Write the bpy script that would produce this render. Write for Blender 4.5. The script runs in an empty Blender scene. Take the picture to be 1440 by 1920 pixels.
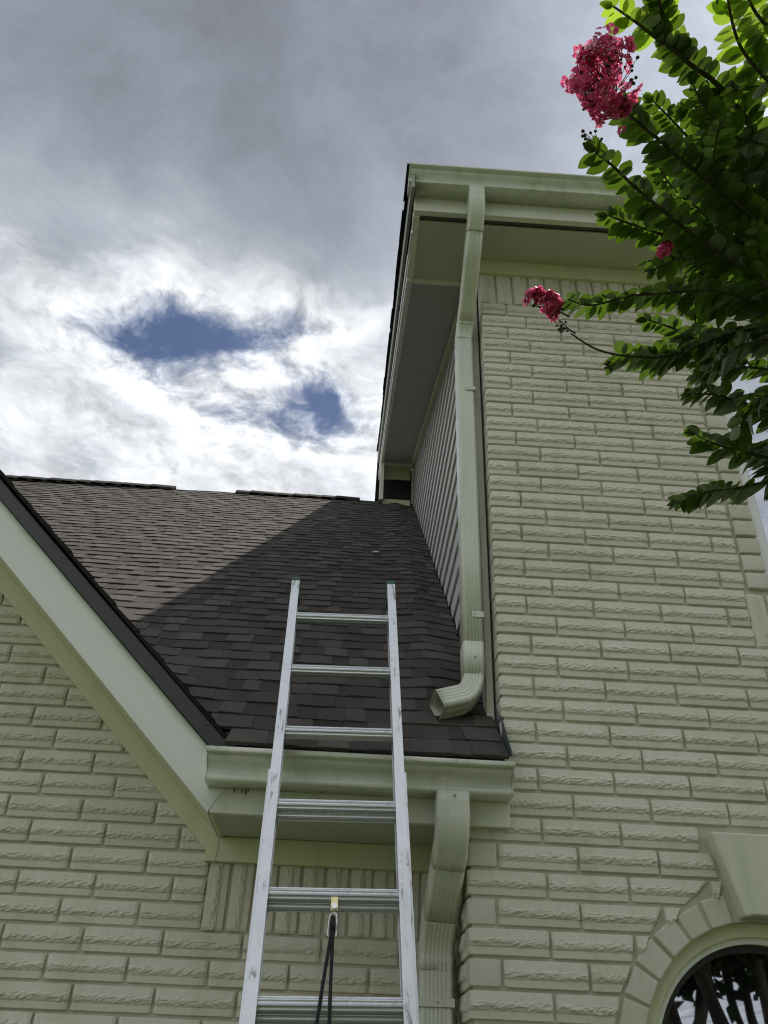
import bpy, bmesh, math, random
from mathutils import Vector, Matrix, noise

R = random.Random(11)
scene = bpy.context.scene
col = scene.collection

# ------------------------------------------------------------------ camera
cam_d = bpy.data.cameras.new('camera')
cam = bpy.data.objects.new('camera', cam_d)
col.objects.link(cam)
scene.camera = cam
cam_d.sensor_fit = 'VERTICAL'
cam_d.sensor_height = 24.0
cam_d.lens = 24.0 * 1560.7 / 1920.0
cam_d.clip_start = 0.05
cam_d.clip_end = 2000
CAM = Vector((-0.400, -2.714, 1.55))


def cam_axes(yaw, pit, roll):
    f = Vector((math.sin(yaw) * math.cos(pit), math.cos(yaw) * math.cos(pit), math.sin(pit)))
    r = Vector((math.cos(yaw), -math.sin(yaw), 0))
    u = r.cross(f)
    r2 = r * math.cos(roll) + u * math.sin(roll)
    u2 = -r * math.sin(roll) + u * math.cos(roll)
    return r2, u2, f


cr, cu, cf = cam_axes(0.03148, 0.61085, 0.0424)
m = Matrix(((cr.x, cu.x, -cf.x, CAM.x), (cr.y, cu.y, -cf.y, CAM.y), (cr.z, cu.z, -cf.z, CAM.z), (0, 0, 0, 1)))
cam.matrix_world = m

# ------------------------------------------------------------------ light
SUN_AZ = math.radians(46)      # from +Y (behind the house) towards +X
SUN_EL = math.radians(62.5)
SUN = Vector((math.sin(SUN_AZ) * math.cos(SUN_EL), math.cos(SUN_AZ) * math.cos(SUN_EL), math.sin(SUN_EL)))
sun_d = bpy.data.lights.new('sun', 'SUN')
sun_d.energy = 4.6
sun_d.angle = math.radians(0.6)
sun_d.color = (1.0, 0.93, 0.83)
sun = bpy.data.objects.new('sun', sun_d)
sun.rotation_euler = (-SUN).to_track_quat('-Z', 'Y').to_euler()
col.objects.link(sun)

scene.view_settings.view_transform = 'Standard'
scene.view_settings.look = 'None'
scene.view_settings.gamma = 1.0
scene.view_settings.use_curve_mapping = False
scene.view_settings.exposure = 0.16
scene.cycles.filter_width = 1.15


class NT:
    """tiny helper for node trees"""
    def __init__(self, nt):
        self.nt = nt
        nt.nodes.clear()

    def n(self, t, **kw):
        nd = self.nt.nodes.new(t)
        for k, v in kw.items():
            setattr(nd, k, v)
        return nd

    def put(self, sock, v):
        if hasattr(v, 'is_output') or isinstance(v, bpy.types.NodeSocket):
            self.nt.links.new(v, sock)
        else:
            sock.default_value = v

    def math(self, op, a, b=None, c=None, clamp=False):
        nd = self.n('ShaderNodeMath', operation=op, use_clamp=clamp)
        self.put(nd.inputs[0], a)
        if b is not None:
            self.put(nd.inputs[1], b)
        if c is not None:
            self.put(nd.inputs[2], c)
        return nd.outputs[0]

    def mix(self, fac, a, b, blend='MIX'):
        nd = self.n('ShaderNodeMix', data_type='RGBA', blend_type=blend)
        self.put(nd.inputs[0], fac)
        self.put(nd.inputs[6], a)
        self.put(nd.inputs[7], b)
        return nd.outputs[2]

    def noise(self, vec, scale, detail=4, rough=.55, dist=0.0, out=0):
        nd = self.n('ShaderNodeTexNoise')
        if vec is not None:
            self.put(nd.inputs['Vector'], vec)
        nd.inputs['Scale'].default_value = scale
        nd.inputs['Detail'].default_value = detail
        nd.inputs['Roughness'].default_value = rough
        nd.inputs['Distortion'].default_value = dist
        return nd.outputs[out]

    def ramp(self, fac, stops, interp='LINEAR'):
        nd = self.n('ShaderNodeValToRGB')
        cr_ = nd.color_ramp
        cr_.interpolation = interp
        while len(cr_.elements) < len(stops):
            cr_.elements.new(0.5)
        for e, (p, c) in zip(cr_.elements, stops):
            e.position = p
            e.color = (c, c, c, 1) if isinstance(c, (int, float)) else (c[0], c[1], c[2], 1)
        self.put(nd.inputs[0], fac)
        return nd.outputs[0]

    def mapr(self, v, a, b, c, d, smooth=False):
        nd = self.n('ShaderNodeMapRange')
        if smooth:
            nd.interpolation_type = 'SMOOTHSTEP'
        for i, x in enumerate((v, a, b, c, d)):
            self.put(nd.inputs[i], x)
        return nd.outputs[0]


def build_world():
    w = bpy.data.worlds.new('World')
    scene.world = w
    w.use_nodes = True
    t = NT(w.node_tree)
    sky = t.n('ShaderNodeTexSky', sky_type='NISHITA', sun_disc=False)
    sky.sun_elevation = SUN_EL
    sky.sun_rotation = SUN_AZ
    sky.air_density = 1.0
    sky.dust_density = 0.6
    sky.ozone_density = 2.0
    blue = t.mix(1.0, sky.outputs[0], (0.062, 0.062, 0.066, 1), 'MULTIPLY')
    tc = t.n('ShaderNodeTexCoord')
    d = t.n('ShaderNodeVectorMath', operation='NORMALIZE')
    t.put(d.inputs[0], tc.outputs['Generated'])
    sp = t.n('ShaderNodeSeparateXYZ')
    t.put(sp.inputs[0], d.outputs[0])
    x, y, z = sp.outputs
    zc = t.math('MAXIMUM', z, 0.06)
    # the cloud deck is a flat layer overhead: u, v are its plan coordinates in units of its height
    u = t.math('DIVIDE', x, zc)
    v = t.math('DIVIDE', y, zc)
    uv = t.n('ShaderNodeCombineXYZ')
    t.put(uv.inputs[0], u)
    t.put(uv.inputs[1], v)
    sd = t.n('ShaderNodeVectorMath', operation='ADD')
    t.put(sd.inputs[0], uv.outputs[0])
    sd.inputs[1].default_value = CLOUD_SEED
    wn = t.noise(sd.outputs[0], 3.2, 4, .55, 0, 1)
    wv = t.n('ShaderNodeVectorMath', operation='SUBTRACT')
    t.put(wv.inputs[0], wn)
    wv.inputs[1].default_value = (.5, .5, .5)
    ws = t.n('ShaderNodeVectorMath', operation='SCALE')
    t.put(ws.inputs[0], wv.outputs[0])
    ws.inputs[3].default_value = 0.20
    wa = t.n('ShaderNodeVectorMath', operation='ADD')
    t.put(wa.inputs[0], uv.outputs[0])
    t.put(wa.inputs[1], ws.outputs[0])
    wb = t.n('ShaderNodeVectorMath', operation='ADD')
    t.put(wb.inputs[0], sd.outputs[0])
    t.put(wb.inputs[1], ws.outputs[0])
    sp2 = t.n('ShaderNodeSeparateXYZ')
    t.put(sp2.inputs[0], wa.outputs[0])
    u2, v2 = sp2.outputs[0], sp2.outputs[1]
    big = t.noise(sd.outputs[0], 1.6, 2, .5)
    mid = t.noise(wb.outputs[0], 5.5, 8, .63, .12)
    fine = t.noise(wb.outputs[0], 21.0, 5, .66)

    wo = t.n('ShaderNodeVectorMath', operation='ADD')
    t.put(wo.inputs[0], wb.outputs[0])
    wo.inputs[1].default_value = (.026, -.024, 0)
    mid2 = t.noise(wo.outputs[0], 5.5, 5, .63, .12)

    def blob(cx, cy, sx, sy, amp):
        a = t.math('DIVIDE', t.math('SUBTRACT', u2, cx), sx)
        b = t.math('DIVIDE', t.math('SUBTRACT', v2, cy), sy)
        q = t.math('ADD', t.math('MULTIPLY', a, a), t.math('MULTIPLY', b, b))
        return t.math('MULTIPLY', t.math('POWER', 2.718, t.math('MULTIPLY', q, -1.0)), amp)

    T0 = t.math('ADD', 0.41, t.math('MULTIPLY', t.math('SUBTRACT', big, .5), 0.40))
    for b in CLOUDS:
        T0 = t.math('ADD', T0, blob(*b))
    # the thick grey base is smooth, the broken thin parts are ragged
    rag = t.mapr(T0, 0.30, 0.70, 1.0, 0.42, True)
    det = t.math('ADD', t.math('MULTIPLY', t.math('SUBTRACT', mid, .5), 0.95), t.math('MULTIPLY', t.math('SUBTRACT', fine, .5), 0.22))
    T = t.math('ADD', T0, t.math('MULTIPLY', det, rag))
    # thin vapour lets the blue through, thicker edges glow white, the thick base is grey
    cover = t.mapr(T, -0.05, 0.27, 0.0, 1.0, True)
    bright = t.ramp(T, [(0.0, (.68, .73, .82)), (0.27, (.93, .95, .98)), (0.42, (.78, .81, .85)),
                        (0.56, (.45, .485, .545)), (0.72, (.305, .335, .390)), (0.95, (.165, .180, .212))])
    # forward scattering brightens the deck towards the sun
    dn = t.n('ShaderNodeVectorMath', operation='DOT_PRODUCT')
    t.put(dn.inputs[0], d.outputs[0])
    dn.inputs[1].default_value = SUN
    glow = t.mapr(dn.outputs['Value'], 0.86, 1.0, 0.0, 1.0)
    glow = t.math('POWER', glow, 1.6)
    bm_ = t.math('ADD', 0.95, t.math('MULTIPLY', glow, 0.7))
    # lumps are lit on the side that faces the sun
    lit = t.math('MULTIPLY', t.math('MULTIPLY', t.math('SUBTRACT', mid, mid2), 2.6), t.math('POWER', rag, 2.5))
    lit = t.math('MAXIMUM', t.math('MINIMUM', lit, .45), -.40)
    bm_ = t.math('MULTIPLY', bm_, t.math('ADD', 1.0, lit))
    cloud = t.mix(1.0, bright, bm_, 'MULTIPLY')
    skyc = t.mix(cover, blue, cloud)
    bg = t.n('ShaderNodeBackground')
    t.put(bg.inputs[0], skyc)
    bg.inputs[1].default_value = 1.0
    out = t.n('ShaderNodeOutputWorld')
    t.put(out.inputs[0], bg.outputs[0])
    w.cycles.sampling_method = 'MANUAL'
    w.cycles.sample_map_resolution = 512


CLOUD_SEED = (3.1, 7.7, 1.3)
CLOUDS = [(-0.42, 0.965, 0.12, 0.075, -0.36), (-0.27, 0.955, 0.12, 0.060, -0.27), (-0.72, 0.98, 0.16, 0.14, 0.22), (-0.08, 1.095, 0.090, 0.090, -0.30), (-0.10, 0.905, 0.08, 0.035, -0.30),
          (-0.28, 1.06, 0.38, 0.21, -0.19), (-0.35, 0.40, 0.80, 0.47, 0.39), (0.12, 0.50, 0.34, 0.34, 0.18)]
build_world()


# ------------------------------------------------------------------ materials
def principled(name):
    mt = bpy.data.materials.new(name)
    mt.use_nodes = True
    t = NT(mt.node_tree)
    b = t.n('ShaderNodeBsdfPrincipled')
    o = t.n('ShaderNodeOutputMaterial')
    t.nt.links.new(b.outputs[0], o.inputs[0])
    return mt, t, b


def bump(t, b, h, strength, dist):
    nd = t.n('ShaderNodeBump')
    nd.inputs['Strength'].default_value = strength
    nd.inputs['Distance'].default_value = dist
    t.put(nd.inputs['Height'], h)
    t.put(b.inputs['Normal'], nd.outputs[0])


def geo_pos(t):
    return t.n('ShaderNodeNewGeometry').outputs['Position']


def mat_paint_brick(name, c1, c2, bscale=120, bstr=.5, rock=False):
    mt, t, b = principled(name)
    p = geo_pos(t)
    n1 = t.noise(p, 3.0, 5, .6)
    n2 = t.noise(p, 60, 5, .7)
    oi = t.n('ShaderNodeObjectInfo').outputs['Random']
    c = t.mix(t.mapr(n1, .3, .7, 0, 1), c1 + (1,), c2 + (1,))
    c = t.mix(t.math('MULTIPLY', oi, .45), c, tuple(x * q for x, q in zip(c2, (.80, .82, .74))) + (1,))
    c = t.mix(t.mapr(n2, .52, .75, 0, .34), c, tuple(x * .55 for x in c2) + (1,))
    # drips of grime running down the face
    sp = t.n('ShaderNodeMapping')
    sp.inputs['Scale'].default_value = (9, 9, .8)
    t.put(sp.inputs[0], p)
    n3 = t.noise(sp.outputs[0], 1.0, 5, .6)
    c = t.mix(t.mapr(n3, .50, .75, 0, .42), c, tuple(x * q for x, q in zip(c2, (.62, .66, .52))) + (1,))
    t.put(b.inputs['Base Color'], c)
    b.inputs['Roughness'].default_value = .75
    b.inputs['Specular IOR Level'].default_value = .25
    n4 = t.noise(p, bscale, 6, .7)
    n5 = t.noise(p, bscale * 3.2, 3, .7)
    hgt = t.math('ADD', t.math('MULTIPLY', n4, .5), t.math('MULTIPLY', n5, .35))
    if rock:
        # the split-rock band across the middle of each brick
        tc = t.n('ShaderNodeTexCoord')
        so = t.n('ShaderNodeSeparateXYZ')
        t.put(so.inputs[0], tc.outputs['Object'])
        zf = t.math('DIVIDE', so.outputs[2], .070)
        band = t.math('MULTIPLY', t.mapr(zf, .28, .36, 0, 1, True), t.mapr(zf, .60, .70, 1, 0, True))
        m2 = t.n('ShaderNodeMapping')
        m2.inputs['Scale'].default_value = (110, 110, 260)
        t.put(m2.inputs[0], p)
        n6 = t.noise(m2.outputs[0], 1.0, 5, .7, .6)
        hgt = t.math('ADD', hgt, t.math('MULTIPLY', band, t.math('MULTIPLY', n6, 2.6)))
    bump(t, b, hgt, bstr, .004)
    return mt


def mat_trim(name, c, rough=.5, stain=.35, mildew=0.0):
    mt, t, b = principled(name)
    p = geo_pos(t)
    n1 = t.noise(p, 4.0, 6, .62)
    mp = t.n('ShaderNodeMapping')
    mp.inputs['Scale'].default_value = (14, 14, 1.6)
    t.put(mp.inputs[0], p)
    n2 = t.noise(mp.outputs[0], 1.0, 6, .65)
    n3 = t.noise(p, 45, 6, .75)
    dark = (c[0] * .55, c[1] * .60, c[2] * .45, 1)
    cc = t.mix(t.mapr(n1, .38, .72, 0, stain * .8), c + (1,), (c[0] * .80, c[1] * .86, c[2] * .66, 1))
    cc = t.mix(t.mapr(n2, .50, .76, 0, stain), cc, dark)
    cc = t.mix(t.mapr(n3, .66, .78, 0, stain * .9), cc, (c[0] * .42, c[1] * .42, c[2] * .36, 1))
    t.put(b.inputs['Base Color'], cc)
    t.put(b.inputs['Roughness'], t.mapr(n1, .3, .7, rough - .08, rough + .14))
    b.inputs['Specular IOR Level'].default_value = .4
    bump(t, b, t.noise(p, 26, 4, .6), .10, .004)
    return mt


def mat_rake_fascia(name, c):
    """painted board; green algae has grown along its upper edge (local z runs across the board)"""
    mt, t, b = principled(name)
    tc = t.n('ShaderNodeTexCoord')
    p = tc.outputs['Object']
    sp = t.n('ShaderNodeSeparateXYZ')
    t.put(sp.inputs[0], p)
    n1 = t.noise(p, 7, 6, .65)
    mp = t.n('ShaderNodeMapping')
    mp.inputs['Scale'].default_value = (1.2, 20, 26)
    t.put(mp.inputs[0], p)
    n2 = t.noise(mp.outputs[0], 1.0, 6, .65)
    n3 = t.noise(p, 60, 5, .75)
    edge = t.math('ADD', sp.outputs[2], t.math('MULTIPLY', t.math('SUBTRACT', n1, .5), .03))
    alg = t.mapr(edge, .100, .132, 0, .55, True)
    cc = t.mix(t.mapr(n2, .50, .78, 0, .28), c + (1,), (c[0] * .66, c[1] * .70, c[2] * .60, 1))
    cc = t.mix(t.mapr(n3, .68, .8, 0, .35), cc, (.16, .17, .13, 1))
    cc = t.mix(alg, cc, (.20, .25, .075, 1))
    t.put(b.inputs['Base Color'], cc)
    b.inputs['Roughness'].default_value = .5
    bump(t, b, n2, .08, .004)
    return mt


def mat_shingle(name, per_object, dark=1.0):
    mt, t, b = principled(name)
    p = geo_pos(t)
    if per_object:
        rnd = t.n('ShaderNodeObjectInfo').outputs['Random']
    else:
        rnd = t.n('ShaderNodeNewGeometry').outputs['Random Per Island']
    g = t.noise(p, 420, 2, .8)
    g2 = t.noise(p, 130, 3, .7)
    n1 = t.noise(p, 2.2, 4, .6)
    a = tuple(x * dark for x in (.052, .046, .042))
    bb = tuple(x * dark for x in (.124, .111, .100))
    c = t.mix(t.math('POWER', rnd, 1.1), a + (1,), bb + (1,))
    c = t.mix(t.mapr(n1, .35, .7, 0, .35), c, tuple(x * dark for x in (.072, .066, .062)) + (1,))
    c = t.mix(t.mapr(g, .48, .72, 0, .55), c, (.19, .175, .16, 1))
    c = t.mix(t.mapr(g, .5, .3, 0, .7), c, (.018, .017, .017, 1))
    t.put(b.inputs['Base Color'], c)
    b.inputs['Roughness'].default_value = .92
    b.inputs['Specular IOR Level'].default_value = .25
    bump(t, b, t.math('ADD', g, g2), .55, .004)
    return mt


def mat_plain(name, c, rough=.5, metal=0.0, spec=.5, var=.15, scale=20):
    mt, t, b = principled(name)
    p = geo_pos(t)
    n1 = t.noise(p, scale, 5, .6)
    cc = t.mix(t.mapr(n1, .35, .7, 0, 1), tuple(min(1, x * (1 + var)) for x in c) + (1,), tuple(x * (1 - var) for x in c) + (1,))
    t.put(b.inputs['Base Color'], cc)
    b.inputs['Roughness'].default_value = rough
    b.inputs['Metallic'].default_value = metal
    b.inputs['Specular IOR Level'].default_value = spec
    return mt


def mat_aluminium(name, scuff):
    mt, t, b = principled(name)
    tc = t.n('ShaderNodeTexCoord')
    p = tc.outputs['Object']
    mp = t.n('ShaderNodeMapping')
    mp.inputs['Scale'].default_value = (60, 60, 7)
    t.put(mp.inputs[0], p)
    n1 = t.noise(mp.outputs[0], 1.0, 6, .7, .8)
    n2 = t.noise(p, 9, 6, .7)
    n3 = t.noise(p, 70, 5, .7)
    marks = t.math('MULTIPLY', t.mapr(n1, .53, .62, 0, 1), t.mapr(n2, .48, .56, .0, 1))
    c = t.mix(t.mapr(n3, .3, .7, 0, .35), (.68, .70, .72, 1), (.42, .44, .46, 1))
    c = t.mix(t.math('MULTIPLY', marks, scuff), c, (.06, .06, .065, 1))
    t.put(b.inputs['Base Color'], c)
    t.put(b.inputs['Metallic'], t.mapr(marks, 0, 1, .85, .3))
    t.put(b.inputs['Roughness'], t.mapr(n2, .3, .7, .28, .48))
    bump(t, b, n1, .06, .002)
    return mt


def mat_leaf(name, c, trans, tc_, gl=.10):
    mt = bpy.data.materials.new(name)
    mt.use_nodes = True
    t = NT(mt.node_tree)
    p = geo_pos(t)
    oi = t.n('ShaderNodeObjectInfo').outputs['Random']
    isl = t.n('ShaderNodeNewGeometry').outputs['Random Per Island']
    rr = t.math('FRACT', t.math('ADD', oi, isl))
    n1 = t.noise(p, 60, 4, .6)
    k = t.math('ADD', .70, t.math('MULTIPLY', rr, .6))
    cc = t.mix(1.0, c + (1,), k, 'MULTIPLY')
    cc = t.mix(t.mapr(n1, .5, .8, 0, .4), cc, (c[0] * 1.7, c[1] * 1.25, c[2] * .9, 1))
    dif = t.n('ShaderNodeBsdfDiffuse')
    t.put(dif.inputs[0], cc)
    tr = t.n('ShaderNodeBsdfTranslucent')
    t.put(tr.inputs[0], t.mix(1.0, tc_ + (1,), k, 'MULTIPLY'))
    gls = t.n('ShaderNodeBsdfGlossy')
    gls.inputs[0].default_value = (.9, .95, .9, 1)
    gls.inputs[1].default_value = .38
    m1 = t.n('ShaderNodeMixShader')
    m1.inputs[0].default_value = trans
    t.nt.links.new(dif.outputs[0], m1.inputs[1])
    t.nt.links.new(tr.outputs[0], m1.inputs[2])
    m2 = t.n('ShaderNodeMixShader')
    fr = t.n('ShaderNodeFresnel')
    fr.inputs[0].default_value = 1.4
    t.put(m2.inputs[0], t.math('MULTIPLY', fr.outputs[0], gl * 6, clamp=True))
    t.nt.links.new(m1.outputs[0], m2.inputs[1])
    t.nt.links.new(gls.outputs[0], m2.inputs[2])
    o = t.n('ShaderNodeOutputMaterial')
    t.nt.links.new(m2.outputs[0], o.inputs[0])
    return mt


def mat_glass(name, c, refl, rough=.015, wave=.02):
    mt = bpy.data.materials.new(name)
    mt.use_nodes = True
    t = NT(mt.node_tree)
    p = geo_pos(t)
    dif = t.n('ShaderNodeBsdfDiffuse')
    dif.inputs[0].default_value = c + (1,)
    gls = t.n('ShaderNodeBsdfGlossy')
    gls.inputs[0].default_value = (.88, .92, 1.0, 1)
    gls.inputs[1].default_value = rough
    nd = t.n('ShaderNodeBump')
    nd.inputs['Strength'].default_value = wave
    nd.inputs['Distance'].default_value = .05
    t.put(nd.inputs['Height'], t.noise(p, 2.6, 2, .5))
    t.nt.links.new(nd.outputs[0], gls.inputs['Normal'])
    mx = t.n('ShaderNodeMixShader')
    mx.inputs[0].default_value = refl
    t.nt.links.new(dif.outputs[0], mx.inputs[1])
    t.nt.links.new(gls.outputs[0], mx.inputs[2])
    o = t.n('ShaderNodeOutputMaterial')
    t.nt.links.new(mx.outputs[0], o.inputs[0])
    return mt


def mat_ground(name):
    mt, t, b = principled(name)
    p = geo_pos(t)
    n1 = t.noise(p, 1.2, 5, .6)
    n2 = t.noise(p, 30, 5, .7)
    c = t.mix(t.mapr(n1, .3, .7, 0, 1), (.072, .098, .028, 1), (.095, .120, .040, 1))
    c = t.mix(t.mapr(n2, .5, .8, 0, .6), c, (.11, .105, .055, 1))
    t.put(b.inputs['Base Color'], c)
    b.inputs['Roughness'].default_value = .95
    bump(t, b, n2, .8, .05)
    return mt


M = dict(
    brick=mat_paint_brick('painted brick', (.70, .672, .580), (.645, .618, .525), 120, .32, True),
    mortar=mat_paint_brick('painted mortar', (.545, .52, .43), (.48, .455, .37), 180, .4),
    header=mat_paint_brick('painted smooth brick', (.65, .622, .535), (.60, .575, .485), 150, .3),
    trim=mat_trim('trim paint', (.68, .69, .61), .45, .45),
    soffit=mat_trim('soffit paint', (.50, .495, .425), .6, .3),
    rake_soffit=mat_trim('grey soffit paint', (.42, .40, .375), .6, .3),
    frieze=mat_trim('frieze paint', (.62, .63, .43), .55, .35),
    fascia=mat_rake_fascia('rake fascia paint', (.70, .72, .66)),
    gutter=mat_trim('gutter enamel', (.66, .675, .59), .26, .65),
    spout=mat_trim('downspout enamel', (.66, .675, .59), .32, .45),
    white=mat_plain('white vinyl', (.78, .79, .78), .4, 0, .5, .05),
    siding=mat_trim('siding paint', (.60, .585, .575), .55, .25),
    shingle=mat_shingle('asphalt shingle', True),
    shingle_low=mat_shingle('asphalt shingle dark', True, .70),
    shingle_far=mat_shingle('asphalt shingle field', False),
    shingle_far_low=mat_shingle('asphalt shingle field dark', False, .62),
    edge=mat_plain('backlit shingle edge', (.018, .017, .017), .9, 0, .2, .3, 90),  # near-black colour stands for the backlit shade on shingle ends and ridge caps
    drip=mat_plain('dark drip edge', (.028, .031, .030), .42, 0, .5, .2, 6),
    flash=mat_plain('flashing metal', (.20, .235, .245), .42, .6, .5, .2, 8),
    alu=mat_aluminium('ladder aluminium', .75),
    rung=mat_aluminium('rung aluminium', .25),
    cap=mat_plain('green plastic', (.006, .085, .05), .4),
    rope=mat_plain('black rope', (.008, .008, .010), .8),
    brass=mat_plain('zinc plated steel', (.62, .58, .30), .35, .9),
    steel=mat_plain('galvanised steel', (.70, .70, .69), .35, .9),
    screw=mat_plain('screw head', (.30, .30, .26), .4, .5),
    black=mat_plain('black tar', (.012, .012, .012), .6),
    hole=mat_plain('bare dark cavity', (.015, .016, .020), .8),
    leaf=mat_leaf('crape myrtle leaf', (.048, .090, .018), .26, (.15, .28, .02), .02),
    sunlit=mat_leaf('young leaf', (.060, .105, .018), .50, (.34, .52, .04), .02),  # brighter copy of the leaf colour, paints sun shining through the upper sprays
    bark=mat_plain('bark', (.060, .045, .034), .8, 0, .3, .35, 40),
    twig=mat_plain('twig bark', (.050, .045, .026), .7, 0, .3, .3, 60),
    petal=mat_leaf('pink petal', (.42, .050, .14), .52, (.82, .14, .30), .03),
    bud=mat_plain('bud', (.050, .040, .022), .6, 0, .3, .4, 80),
    pane=mat_glass('window glass', (.020, .022, .035), .52),
    dark_pane=mat_glass('dark window glass', (.004, .004, .006), .45),
    sash=mat_plain('dark sash', (.018, .024, .018), .45, 0, .5, .2),
    ground=mat_ground('lawn'),
    far_leaf=mat_leaf('tree leaf', (.020, .036, .010), .25, (.06, .10, .015), .03),
    chip=mat_plain('white chip', (.8, .8, .78), .6, 0, .4, .05),
)


# ------------------------------------------------------------------ geometry helpers
class MB:
    def __init__(self):
        self.v = []
        self.f = []

    def quad(self, a, b, c, d):
        i = len(self.v)
        self.v += [tuple(a), tuple(b), tuple(c), tuple(d)]
        self.f.append((i, i + 1, i + 2, i + 3))

    def poly(self, pts):
        i = len(self.v)
        self.v += [tuple(p) for p in pts]
        self.f.append(tuple(range(i, i + len(pts))))

    def box(self, lo, hi):
        x0, y0, z0 = lo
        x1, y1, z1 = hi
        self.hexa([(x0, y0, z0), (x1, y0, z0), (x1, y1, z0), (x0, y1, z0)], [(x0, y0, z1), (x1, y0, z1), (x1, y1, z1), (x0, y1, z1)])

    def hexa(self, bot, top):
        i = len(self.v)
        n = len(bot)
        self.v += [tuple(p) for p in bot] + [tuple(p) for p in top]
        self.f.append(tuple(i + k for k in reversed(range(n))))
        self.f.append(tuple(i + n + k for k in range(n)))
        for k in range(n):
            j = (k + 1) % n
            self.f.append((i + k, i + j, i + n + j, i + n + k))

    def tube(self, pts, rad, seg=6, cap=True):
        rings = []
        pts = [Vector(p) for p in pts]
        prev = None
        for k, p in enumerate(pts):
            a = pts[max(0, k - 1)]
            b = pts[min(len(pts) - 1, k + 1)]
            dr = (b - a).normalized()
            if prev is None:
                prev = dr.orthogonal().normalized()
            nx = (prev - dr * prev.dot(dr)).normalized()
            prev = nx
            ny = dr.cross(nx)
            r = rad[k] if isinstance(rad, (list, tuple)) else rad
            i = len(self.v)
            for s in range(seg):
                an = 2 * math.pi * s / seg
                self.v.append(tuple(p + nx * (r * math.cos(an)) + ny * (r * math.sin(an))))
            rings.append(i)
        for a, b in zip(rings, rings[1:]):
            for s in range(seg):
                q = (s + 1) % seg
                self.f.append((a + s, a + q, b + q, b + s))
        if cap:
            self.f.append(tuple(rings[0] + s for s in reversed(range(seg))))
            self.f.append(tuple(rings[-1] + s for s in range(seg)))

    def ball(self, c, r, seg=6, rings=4):
        c = Vector(c)
        i = len(self.v)
        self.v.append(tuple(c + Vector((0, 0, r))))
        for a in range(1, rings):
            th = math.pi * a / rings
            for s in range(seg):
                ph = 2 * math.pi * s / seg
                self.v.append(tuple(c + Vector((math.sin(th) * math.cos(ph), math.sin(th) * math.sin(ph), math.cos(th))) * r))
        self.v.append(tuple(c - Vector((0, 0, r))))
        for s in range(seg):
            q = (s + 1) % seg
            self.f.append((i, i + 1 + s, i + 1 + q))
            for a in range(rings - 2):
                b0 = i + 1 + a * seg
                self.f.append((b0 + s, b0 + seg + s, b0 + seg + q, b0 + q))
            b0 = i + 1 + (rings - 2) * seg
            self.f.append((b0 + s, i + 1 + (rings - 1) * seg, b0 + q))

    def mesh(self, name, mat, smooth=False):
        me = bpy.data.meshes.new(name)
        me.from_pydata(self.v, [], self.f)
        if isinstance(mat, str):
            mat = M[mat]
        me.materials.append(mat)
        if smooth:
            me.polygons.foreach_set('use_smooth', [True] * len(me.polygons))
        me.update()
        return me

    def build(self, name, mat, parent=None, smooth=False, bevel=0, weld=False):
        me = self.mesh(name, mat, smooth)
        if weld:
            b = bmesh.new()
            b.from_mesh(me)
            bmesh.ops.remove_doubles(b, verts=b.verts, dist=1e-5)
            bmesh.ops.recalc_face_normals(b, faces=b.faces)
            b.to_mesh(me)
            b.free()
        o = obj(name, me, parent)
        if bevel:
            md = o.modifiers.new('bevel', 'BEVEL')
            md.width = bevel
            md.segments = 2
            md.limit_method = 'ANGLE'
        return o


def obj(name, me, parent=None):
    o = bpy.data.objects.new(name, me)
    col.objects.link(o)
    o.parent = parent
    return o


def tag(o, label=None, cat=None, group=None, kind=None):
    for k, v in (('label', label), ('category', cat), ('group', group), ('kind', kind)):
        if v:
            o[k] = v
    return o


def empty(name, loc=(0, 0, 0)):
    o = bpy.data.objects.new(name, None)
    o.location = loc
    o.empty_display_size = .1
    col.objects.link(o)
    return o


def boxpart(name, lo, hi, mat, parent, bevel=.002):
    b = MB()
    b.box(lo, hi)
    return b.build(name, mat, parent, bevel=bevel)


# ------------------------------------------------------------------ ground
g = MB()
g.quad((-400, -400, 0), (400, -400, 0), (400, 400, 0), (-400, 400, 0))
tag(g.build('ground', 'ground'), kind='structure')

# ------------------------------------------------------------------ house
house = empty('brick_house')
tag(house, 'cream painted brick house with brown shingle roof, gutters and downspouts', 'house')

ZT = 4.728        # top of the first course under the soldiers
H = 0.0812        # course height
BL = 0.254        # brick module
XC = -0.011       # corner of the tall block, below the roof
XU = 0.117        # left end of the front brickwork above the roof
YL = 0.29         # face of the recessed wall
JT = 0.0095

PROF = [(0.0, .0045, 0), (.03, .0006, 0), (.31, -.0004, .08), (.355, -.0022, .7), (.42, -.0050, 1), (.49, -.0062, 1), (.56, -.0062, 1),
        (.62, -.0054, .9), (.66, -.0050, .25), (.965, -.0018, .04), (1.0, .0045, 0)]
PLAIN = [(0.0, .006, 0), (.04, .001, .2), (.3, -.0005, .3), (.7, -.0005, .3), (.96, .001, .2), (1.0, .006, 0)]


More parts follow.
